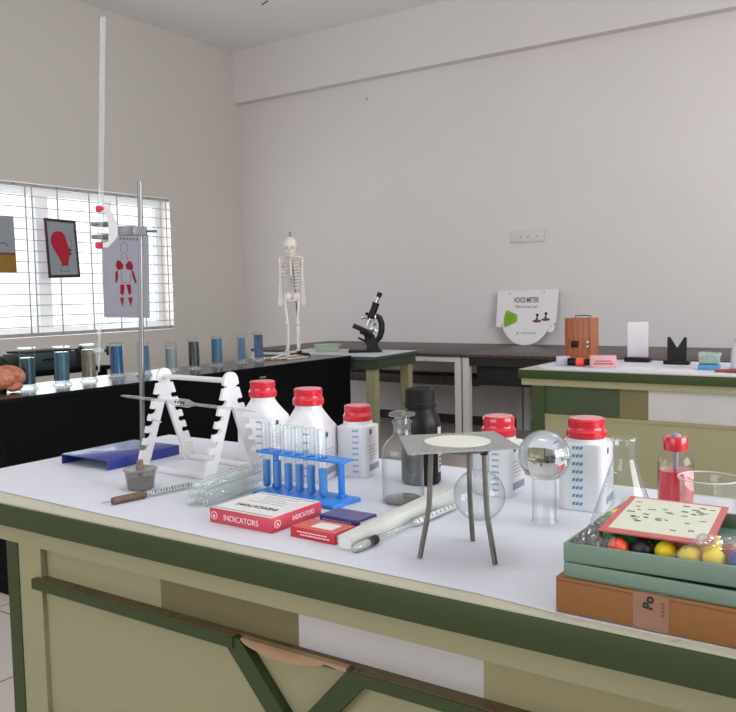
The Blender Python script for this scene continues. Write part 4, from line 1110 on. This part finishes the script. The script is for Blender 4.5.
b = B(); b.box(Q(363.0, 329.5), (.145, .11, .030), rot=Matrix.Rotation(st_ang, 3, 'Y'), bev=.004); b.box(Q(366.5, 333.5), (.09, .07, .034), rot=Matrix.Rotation(st_ang, 3, 'Y'), bev=.004); b.build('stage', M['scope_black'], m_)
b = B(); b.box(Q(374.2, 330), (.05, .03, .022), rot=Matrix.Rotation(math.radians(40), 3, 'Y'), bev=.003); b.build('stage_bracket', M['chrome'], m_)
b = B(); b.cyl(Q(366, 334), Q(367.5, 345), .014, .012, 14); b.build('condenser', M['scope_black'], m_)
b = B(); b.cyl(Q(361.3, 340.3, 0), Q(362.2, 338.6, 0), .028, seg=24); b.cyl(Q(362, 340), Q(368, 343), .005, seg=10); b.build('mirror', M['scope_black'], m_)

# sage tray beside the skeleton
t = thing('shallow_tray', 'shallow sage green tray on the table between skeleton and microscope', 'tray', (-3.50, 4.69, MZ + .0022), math.radians(33.9))
b = B()
def tr(w, d, z, r): return [Vector((x * w / 2 * 1.0, y * d / 2, z)) for x, y in ((-1, -.8), (-.9, -1), (.9, -1), (1, -.8), (1, .8), (.9, 1), (-.9, 1), (-1, .8))]
b.rings([tr(.155, .10, 0, 0), tr(.175, .12, .045, 0), tr(.185, .13, .048, 0), tr(.185, .13, .052, 0), tr(.168, .113, .051, 0), tr(.148, .093, .005, 0)])
b.build('tray_body', M['tray_green'], t)
b = B(); b.tube([(.088, -.03, .045), (.104, -.02, .052), (.104, .02, .052), (.088, .03, .045)], .004, 8); b.build('handle', M['tray_green'], t)

# ------------------------------------------------------------------ dark desks along the back wall
def desk(label, x0, x1, style):
    yf, yb, zt = 5.50, YB - .016, .74
    ox, oy = (x0 + x1) / 2, (yf + yb) / 2
    t = thing('computer_desk', label, 'desk', (ox, oy, 0), 0, 'dark desks along the back wall')
    B().box((0, 0, zt - .0125), (x1 - x0, yb - yf, .025), bev=.002).build('desktop', M['desk_dark'], t)
    w, d = x1 - x0, yb - yf
    if style == 'open':
        b = B(); b.box((0, -d / 2 + .03, zt - .043), (w - .02, .045, .036)); b.build('front_beam', M['desk_metal'], t)
        b = B(); b.box((0, -.05, .49), (w - .13, .30, .075), bev=.002); b.build('shelf', M['desk_dark'], t)
    else:
        b = B(); b.box((.02, -d / 2 + .25, .607), (w - .14, .36, .20), bev=.003); b.build('drawer_box', M['desk_black'], t)
        b = B(); b.box((0, -d / 2 + .03, zt - .055), (w - .02, .03, .06)); b.build('front_beam', M['desk_black'], t)
    for sx in (-1, 1):
        for sy in (-1, 1):
            lx = sx * (w / 2 - .028); ly = sy * (d / 2 - .035)
            b = B(); b.box((lx, ly, (zt - .026) / 2), (.052, .05, zt - .026)); b.build('leg', M['desk_metal'], t)
    return t
desk('dark topped desk with a grey metal frame behind the green edged table', -4.95, -2.872, 'open')
desk('dark topped desk with black drawer box under the leaning sign', -2.862, -.40, 'drawer')

# ------------------------------------------------------------------ VOICE METER sign leaning on the wall
lean = math.radians(-9)
t = thing('voice_meter_sign', 'white VOICE METER board with a round lower edge leaning on the wall', 'sign', (-2.828, 6.585, .7405), 0); t.scale = (.96, 1, 1)
out = [(-.283, .470), (-.283, .155), (-.232, .150)]
R = .232
for k in range(1, 24):
    a = PI + PI * k / 24; out.append((R * math.cos(a) + .0, .232 + R * math.sin(a) if True else 0))
tabp = [(.215, .145)]
for k in range(0, 13):
    a = -2.2 + (2.2 + .9) * k / 12; tabp.append((.235 + .038 * math.cos(a), .150 + .038 * math.sin(a)))
out = [p for p in out if not (p[0] > .20 and p[1] > .12)]
out += tabp + [(.283, .195), (.292, .475)]
mxs = RX(lean) @ T(0, 0, .0) @ FRONT
b = B(); b.prism(out, mxs @ T(0, 0, -.006), .006); b.build('board', M['sign_white'], t)
F = mxs @ T(0, 0, .0006)
text('lettering', 'VOICE METER', .062, M['print_dark'], t, F @ T(-.005, .385, 0), sx=.62, bold=.0012)
text('lettering', 'Who can hear you?', .034, M['print_dark'], t, F @ T(.0, .330, 0), sx=.78)
b = B(); pl = [(-.198, .285), (-.180, .300), (-.085, .262), (-.078, .235), (-.080, .210), (-.088, .196), (-.190, .150), (-.208, .165), (-.210, .225)]
b.prism(pl[::-1], F, .0006, 0)
for k in range(4): b.prism([(-.190, .190 + .022 * k), (-.118, .196 + .020 * k), (-.118, .200 + .020 * k), (-.190, .195 + .022 * k)], F @ T(0, 0, .0004), .0006, 1)
plabel(b.build('green_scale', [M['lime'], M['lime_dark']], t), 'lime green fan shaped scale')
b = B()
for cx, cy in ((.105, .215), (.185, .228)):
    b.prism([(cx - .045, cy - .012), (cx - .01, cy - .022), (cx + .03, cy - .018), (cx + .045, cy - .006), (cx + .02, cy + .004), (cx - .02, cy + .002)], F, .0006, 1)
    b.prism([(cx - .012, cy), (cx + .012, cy), (cx + .008, cy + .030), (cx - .004, cy + .030)], F @ T(0, 0, .0003), .0006, 1)
    b.prism([(cx + .003 + .013 * math.cos(a * PI / 6), cy + .042 + .013 * math.sin(a * PI / 6)) for a in range(12)], F @ T(0, 0, .0005), .0006, 0)
plabel(b.build('talking_figures', [M['ink'], M['ink_sand'] if False else M['ink_brown']], t), 'two small printed figures with dark hair')
b = B(); b.prism([(-.085, .095), (-.055, .095), (-.070, .118)], F, .0006); b.prism([(-.088, .088), (-.052, .088), (-.052, .091), (-.088, .091)], F, .0006)
for k in range(9): b.prism([(-.035 + .016 * k, .096), (-.024 + .016 * k, .096), (-.024 + .016 * k, .110), (-.035 + .016 * k, .110)], F, .0006)
plabel(b.build('maker_mark', M['print_grey'], t), 'small grey maker mark')
b = B()
for cx, cy in ((-.165, .445), (.160, .452)): b.prism([(cx + .008 * math.cos(a * PI / 6), cy + .008 * math.sin(a * PI / 6)) for a in range(12)], F, .0015)
b.prism([(.235 - .012, .168), (.235 + .010, .172), (.235 + .002, .160)], F, .0006)
b.build('rivet', M['print_grey'], t)

# ------------------------------------------------------------------ things on the far bench
t = thing('microscope_case', 'reddish wooden case with black latch and a wire handle', 'case', (-1.386, 3.925, ZT), math.radians(0))
S = (.130, .115, .213)
b = B(); b.box((0, 0, S[2] / 2), S, bev=.003); b.build('case_body', M['case_wood'], t)
b = B(); b.box((-.012, -S[1] / 2 - .004, .088), (.034, .008, .032), bev=.002); b.build('latch', M['scope_black'], t)
b = B(); b.box((.050, -S[1] / 2 - .003, .098), (.012, .006, .012), bev=.002); b.box((.050, -S[1] / 2 - .003, .078), (.012, .006, .010), bev=.002); b.build('hasp', M['chrome'], t)
b = B(); b.tube([(-.02, -.03, .213), (-.02, -.03, .224), (.02, -.03, .226), (.055, -.03, .224), (.055, -.03, .213)], .003, 8); b.build('handle', M['dull_iron'], t)
b = B(); b.box((.060, -S[1] / 2 - .0003, S[2] / 2), (.0015, .0008, S[2] - .01)); b.build('door_seam', M['ink'], t)
carton('small_box', 'lilac printed packet at the foot of the wooden case', 'box', (-1.395, 3.700, ZT), (.055, .040, .042), .1, 'lilac_box', None)
t = thing('torch', 'small black and red torch lying before the wooden case', 'torch', (-1.322, 3.680, ZT + .0195), 0)
b = B(); b.cyl((-.040, 0, 0), (.0, 0, 0), .018, seg=20); b.build('barrel', M['scope_black'], t)
b = B(); b.lathe([(.018, 0), (.019, .004), (.019, .034), (.014, .038)], (0, 0, 0), 20, axis=(1, 0, 0)); plabel(b.build('head', M['ball_orange'], t), 'bright red head')
b = B(); b.cyl((.038, 0, 0), (.062, 0, 0), .015, seg=20); b.build('end_cap', M['scope_black'], t)
t = carton('small_box', 'long pink printed carton right of the wooden case', 'box', (-1.195, 3.660, ZT), (.112, .05, .054), .40, 'pink_box', None)
b = B(); b.box((.0, -.0252, .030), (.07, .0006, .004)); b.box((.0, -.0252, .018), (.085, .0006, .005)); b.build('side_print', M['ink_brown'], t)
t = thing('upright_mirror', 'upright pale mirror plate in a black foot', 'mirror', (-1.138, 4.005, ZT), 0)
b = B(); b.box((0, 0, .011), (.118, .05, .022), bev=.002); b.build('foot', M['black_plastic'], t)
b = B(); b.box((0, 0, .106), (.098, .004, .168)); b.build('mirror_plate', M['mirror'], t)
t = thing('notched_stand', 'black plate with a deep V notch on a black foot', 'stand', (-.940, 3.93, ZT), 0)
b = B(); b.box((0, 0, .009), (.112, .045, .018), bev=.002); b.build('foot', M['black_plastic'], t)
b = B(); b.prism([(-.042, .018), (.042, .018), (.042, .122), (.038, .126), (.032, .124), (.001, .074), (-.030, .124), (-.036, .126), (-.042, .122)], T(0, .005, 0) @ FRONT, .010); b.build('notched_plate', M['black_plastic'], t)
t = thing('packet', 'crinkled grey green packet on a blue box on the far bench', 'packet', (-.760, 3.735, ZT + .0225), .1)
b = B(); b.box((0, 0, 0), (.086, .06, .046), bev=.006, seg=3)
bmesh.ops.subdivide_edges(b.bm, edges=b.bm.edges, cuts=2, use_grid_fill=True)
for vv in b.bm.verts: vv.co += Vector((noise.noise(vv.co * 40), noise.noise(vv.co * 40 + Vector((5, 0, 0))), 0)) * .008; vv.co.z += .026 + (.010 * noise.noise(vv.co * 30) if vv.co.z > 0.01 else 0)
b.build('packet_body', M['crinkle'], t)
carton('small_box', 'flat blue box under the crinkled packet', 'box', (-.760, 3.735, ZT), (.084, .066, .022), .1, 'sky_box', None)
sheet('leaflet', 'printed white leaflet in front of the upright mirror', [(-1.13, 3.63), (-.98, 3.60), (-.97, 3.72), (-1.12, 3.75)], BZ + .0012, 'leaflet', 'leaflets on the far bench', 'box_white')
sheet('leaflet', 'printed white leaflet in front of the notched black plate', [(-.95, 3.58), (-.80, 3.57), (-.80, 3.69), (-.94, 3.71)], BZ + .0012, 'leaflet', 'leaflets on the far bench', 'box_white')
t = thing('plastic_jug', 'white plastic container at the right end of the far bench', 'container', (-.655, 3.83, ZT))
b = B(); b.lathe([(.036, 0), (.038, .004), (.036, .07), (.030, .095), (.022, .108), (.020, .128), (.001, .130)], seg=28); b.build('container_body', M['white_plastic'], t)
b = B(); b.lathe([(.0225, .110), (.0225, .128), (.001, .1305)], seg=24); b.build('cap', M['clamp_white'], t)
b = B(); b.tube([(-.05, 0, .006), (.02, .004, .007), (.08, -.004, .008)], [.006, .009, .008], 10)
b.box((.06, 0, .008), (.07, .045, .012), bev=.004)
tag(b.build('red_pouch', M['ball_red'], loc=(-.665, 3.615, ZT)), 'dull red pouch at the right end of the far bench', 'pouch')

# ------------------------------------------------------------------ posters on the window grille
xp = XL + .0262
t = thing('poster', 'grey and mustard poster hanging at the left edge of the window', 'poster', (xp, 3.755, 1.65), 0, None)
PT = Matrix.Rotation(math.radians(90), 4, 'Z') @ RX(PI / 2)
b = B(); b.prism([(-.24, -.225), (.235, -.222), (.228, .225), (-.24, .222)], PT @ T(0, 0, -.004), .004); b.build('poster_sheet', M['poster_grey'], t)
b = B(); b.prism([(-.238, -.222), (.233, -.220), (.2315, -.085), (-.238, -.080)], PT, .0008); plabel(b.build('mustard_band', M['poster_mustard'], t), 'mustard lower band')
b = B(); b.prism([(-.238, -.085), (.2315, -.085), (.2315, -.065), (-.238, -.065)], PT, .0006, 0); b.tube([PT @ Vector((.12 + .045 * math.cos(a), -.015 + .025 * math.sin(a), .001)) for a in [PI * i / 10 for i in range(11)]] + [PT @ Vector((.075, -.05, .001))], .003, 6, 1); b.build('poster_drawing', [M['ink_brown'], M['print_dark']], t)
t = thing('poster', 'dark framed poster of a face profile filled with crimson muscle', 'poster', (xp, 4.425, 1.635), 0)
b = B(); b.prism([(-.146, -.250), (.168, -.242), (.142, .240), (-.166, .246)], PT @ T(0, 0, -.006), .006); b.build('frame', M['poster_frame'], t)
b = B(); b.prism([(-.122, -.224), (.143, -.217), (.119, .215), (-.141, .221)], PT, .001); b.build('poster_sheet', M['poster_grey'], t)
b = B()
face = [(-.005, .125), (.02, .095), (.035, .05), (.05, .0), (.055, -.03), (.045, -.06), (.04, -.13), (-.01, -.13), (-.03, -.08), (-.075, -.01), (-.098, .04), (-.095, .085), (-.07, .118), (-.04, .128)]
b.prism([(x * 1.18 + .004, y * 1.12) for x, y in face[::-1]], PT @ T(0, 0, .001), .001); plabel(b.build('muscle_shape', M['crimson'], t), 'crimson face muscle drawing')
b = B(); nk = [(-.012, -.13), (.042, -.13), (.058, -.195), (-.030, -.19)]
b.tube([PT @ Vector((x, y, .0015)) for x, y in nk], .0022, 6, closed=True)
b.tube([PT @ Vector((x, y, .0015)) for x, y in ((.0, .125), (.07, .10), (.095, .05), (.09, .02), (.075, .0), (.07, -.04), (.055, -.10), (.045, -.13))], .0016, 6)
b.box(PT @ Vector((.075, -.010, .0015)), (.002, .020, .018)); b.box(PT @ Vector((.072, -.042, .0015)), (.002, .026, .02)); b.build('profile_line', M['print_dark'], t)
text('lettering', 'MUSCLES', .030, M['print_dark'], t, PT @ T(-.005, .165, .0012), sx=1.0) if False else None
b = B()
for k in range(8):
    a = math.radians(130 - 11.5 * k); b.box(PT @ Vector((-.005 + .10 * math.cos(a) * 1.15, .085 + .085 * math.sin(a), .0012)), (.001, .008, .014))
plabel(b.build('poster_heading', M['print_slate'], t), 'arched hand lettered heading')
t = thing('poster', 'white poster of a body figure with crimson muscles', 'poster', (xp, 5.095, 1.405), 0)
b = B(); b.prism([(-.272, -.365), (.252, -.390), (.275, .392), (-.268, .352)], PT @ T(0, 0, -.003), .003); b.build('poster_sheet', M['poster_lilac'], t)
b = B()
def pq(px, py):   # poster pixel layout (photo px) to local metres
    return ((px - 126.0) * .0111, (278.0 - py) * .0092)
sh = [[(115, 267), (117, 262), (120, 263), (123, 267), (122, 271), (117, 272)], [(125, 267), (128, 263), (131, 263), (133, 268), (132, 272), (126, 271)],
      [(114.5, 274), (117, 272), (117, 279), (115.5, 284), (114, 285)], [(131, 272), (133, 273), (136, 284), (134.5, 285), (132, 279)],
      [(119, 286), (123, 286), (123, 291), (121.5, 297), (118.5, 295)], [(125, 286), (129.5, 286), (130, 294), (127.5, 297), (126, 291)],
      [(118, 299), (122, 299), (121, 305), (120, 308)], [(126.5, 299), (131, 299), (129.5, 305), (128.5, 308)]]
for q in sh: b.prism([pq(*p) for p in q][::-1], PT, .0012)
plabel(b.build('muscle_shapes', M['crimson'], t), 'crimson shoulder arm and leg muscles')
b = B()
hd = [pq(124 + 3.6 * math.cos(a * PI / 10), 250 + 5.5 * math.sin(a * PI / 10)) for a in range(20)]
b.tube([PT @ Vector((x, y, .001)) for x, y in hd], .0025, 6, closed=True)
b.build('head_outline', M['print_slate'], t); b = B()
for ln_ in ([(122, 256), (121, 262)], [(126.5, 256), (127.5, 262)], [(120, 272), (120.5, 284)], [(130, 272), (129, 284)], [(120.5, 284), (129, 284)]):
    b.tube([PT @ Vector((pq(*p)[0], pq(*p)[1], .001)) for p in ln_], .0025, 6)
b.build('body_outline', M['print_slate'], t); b = B()
for k in range(6): b.box(PT @ Vector((pq(121 + 3.4 * k, 241)[0], pq(0, 241)[1], .001)), (.001, .024, .022))
b.build('poster_heading', M['print_slate'], t)

# ------------------------------------------------------------------ light
def area(name, loc, rot, sx, sy, power, col=(1, 1, 1), spread=None):
    l = bpy.data.lights.new(name, 'AREA'); l.shape = 'RECTANGLE'; l.size = sx; l.size_y = sy; l.energy = power; l.color = col
    o = bpy.data.objects.new(name, l); COL.objects.link(o); o.location = loc; o.rotation_euler = rot
    return o
area('added_daylight_right', (XR + .02, 1.7, 1.85), (0, math.radians(100), 0), 1.8, 2.9, 170, (.95, .98, 1.0))  # added lamp filling the unseen right-hand window
area('added_daylight_rear', (-2.2, YF + .0, 1.85), (math.radians(94), 0, 0), 4.1, 1.8, 62, (.95, .98, 1.0))  # added lamp at the unseen rear window, reaching under the desks
area('daylight_left', (XL - .125, 4.3, 1.53), (0, math.radians(-90), 0), 1.15, 2.6, 30, (.95, .98, 1.0))
# unseen battens added under the ceiling to light bench tops, ceiling and back wall
def batten(x, y, label, watts=5):
    t = thing('added_tube_light', label, 'added ceiling light', (x, y, HC - .30))
    B().box((0, 0, .03), (1.2, .06, .05), bev=.004).build('batten', M['white_frame'], t)
    B().cyl((-.58, 0, -.02), (.58, 0, -.02), .014, seg=16).build('lamp_tube', M['white_plastic'], t)
    for sx in (-.5, .5): B().cyl((sx, 0, .054), (sx, 0, .30), .006, seg=8).build('drop_rod', M['desk_metal'], t)
    for sx in (-.59, .59): B().box((sx, 0, -.01), (.02, .04, .04)).build('lamp_holder', M['white_plastic'], t)
    area('added_glow_down', (x, y, HC - .34), (0, 0, 0), 1.15, .05, watts, (.97, .99, 1.0))
    area('added_glow_up', (x, y, HC - .22), (PI, 0, 0), 1.15, .12, 9, (.97, .99, 1.0))
batten(-.55, .9, 'unseen white batten light added above the foreground bench')
batten(-.1, 4.6, 'unseen white batten light added above the bench by the back wall', 14)
wd = bpy.data.worlds.new('daylight'); SC.world = wd; wd.use_nodes = True
bg = wd.node_tree.nodes['Background']; bg.inputs['Color'].default_value = (.93, .98, 1.0, 1); bg.inputs['Strength'].default_value = 1.6

# ------------------------------------------------------------------ camera
cam = bpy.data.cameras.new('camera'); co = bpy.data.objects.new('camera', cam); COL.objects.link(co); SC.camera = co
cam.sensor_width = 36.0; cam.sensor_fit = 'HORIZONTAL'; cam.lens = 829.68 / 736 * 36; cam.clip_start = .02; cam.clip_end = 100
yaw, pit, rol = (math.radians(a) for a in (33.934, 4.2686, -1.1346))
fw = Vector((-math.sin(yaw) * math.cos(pit), math.cos(yaw) * math.cos(pit), -math.sin(pit)))
rg = Vector((math.cos(yaw), math.sin(yaw), 0)); uv = rg.cross(fw)
r2 = rg * math.cos(rol) + uv * math.sin(rol); u2 = -rg * math.sin(rol) + uv * math.cos(rol)
mx = Matrix((r2, u2, -fw)).transposed().to_4x4(); mx.translation = Vector((0, 0, 1.2)); co.matrix_world = mx
SC.view_settings.view_transform = 'Standard'; SC.view_settings.look = 'None'; SC.view_settings.gamma = 1.0; SC.view_settings.exposure = 0.0
SC.view_settings.use_curve_mapping = False
SC.cycles.max_bounces = 14; SC.cycles.transparent_max_bounces = 40; SC.cycles.transmission_bounces = 10; SC.cycles.glossy_bounces = 5; SC.cycles.diffuse_bounces = 5
SC.cycles.use_denoising = True; SC.cycles.caustics_reflective = False
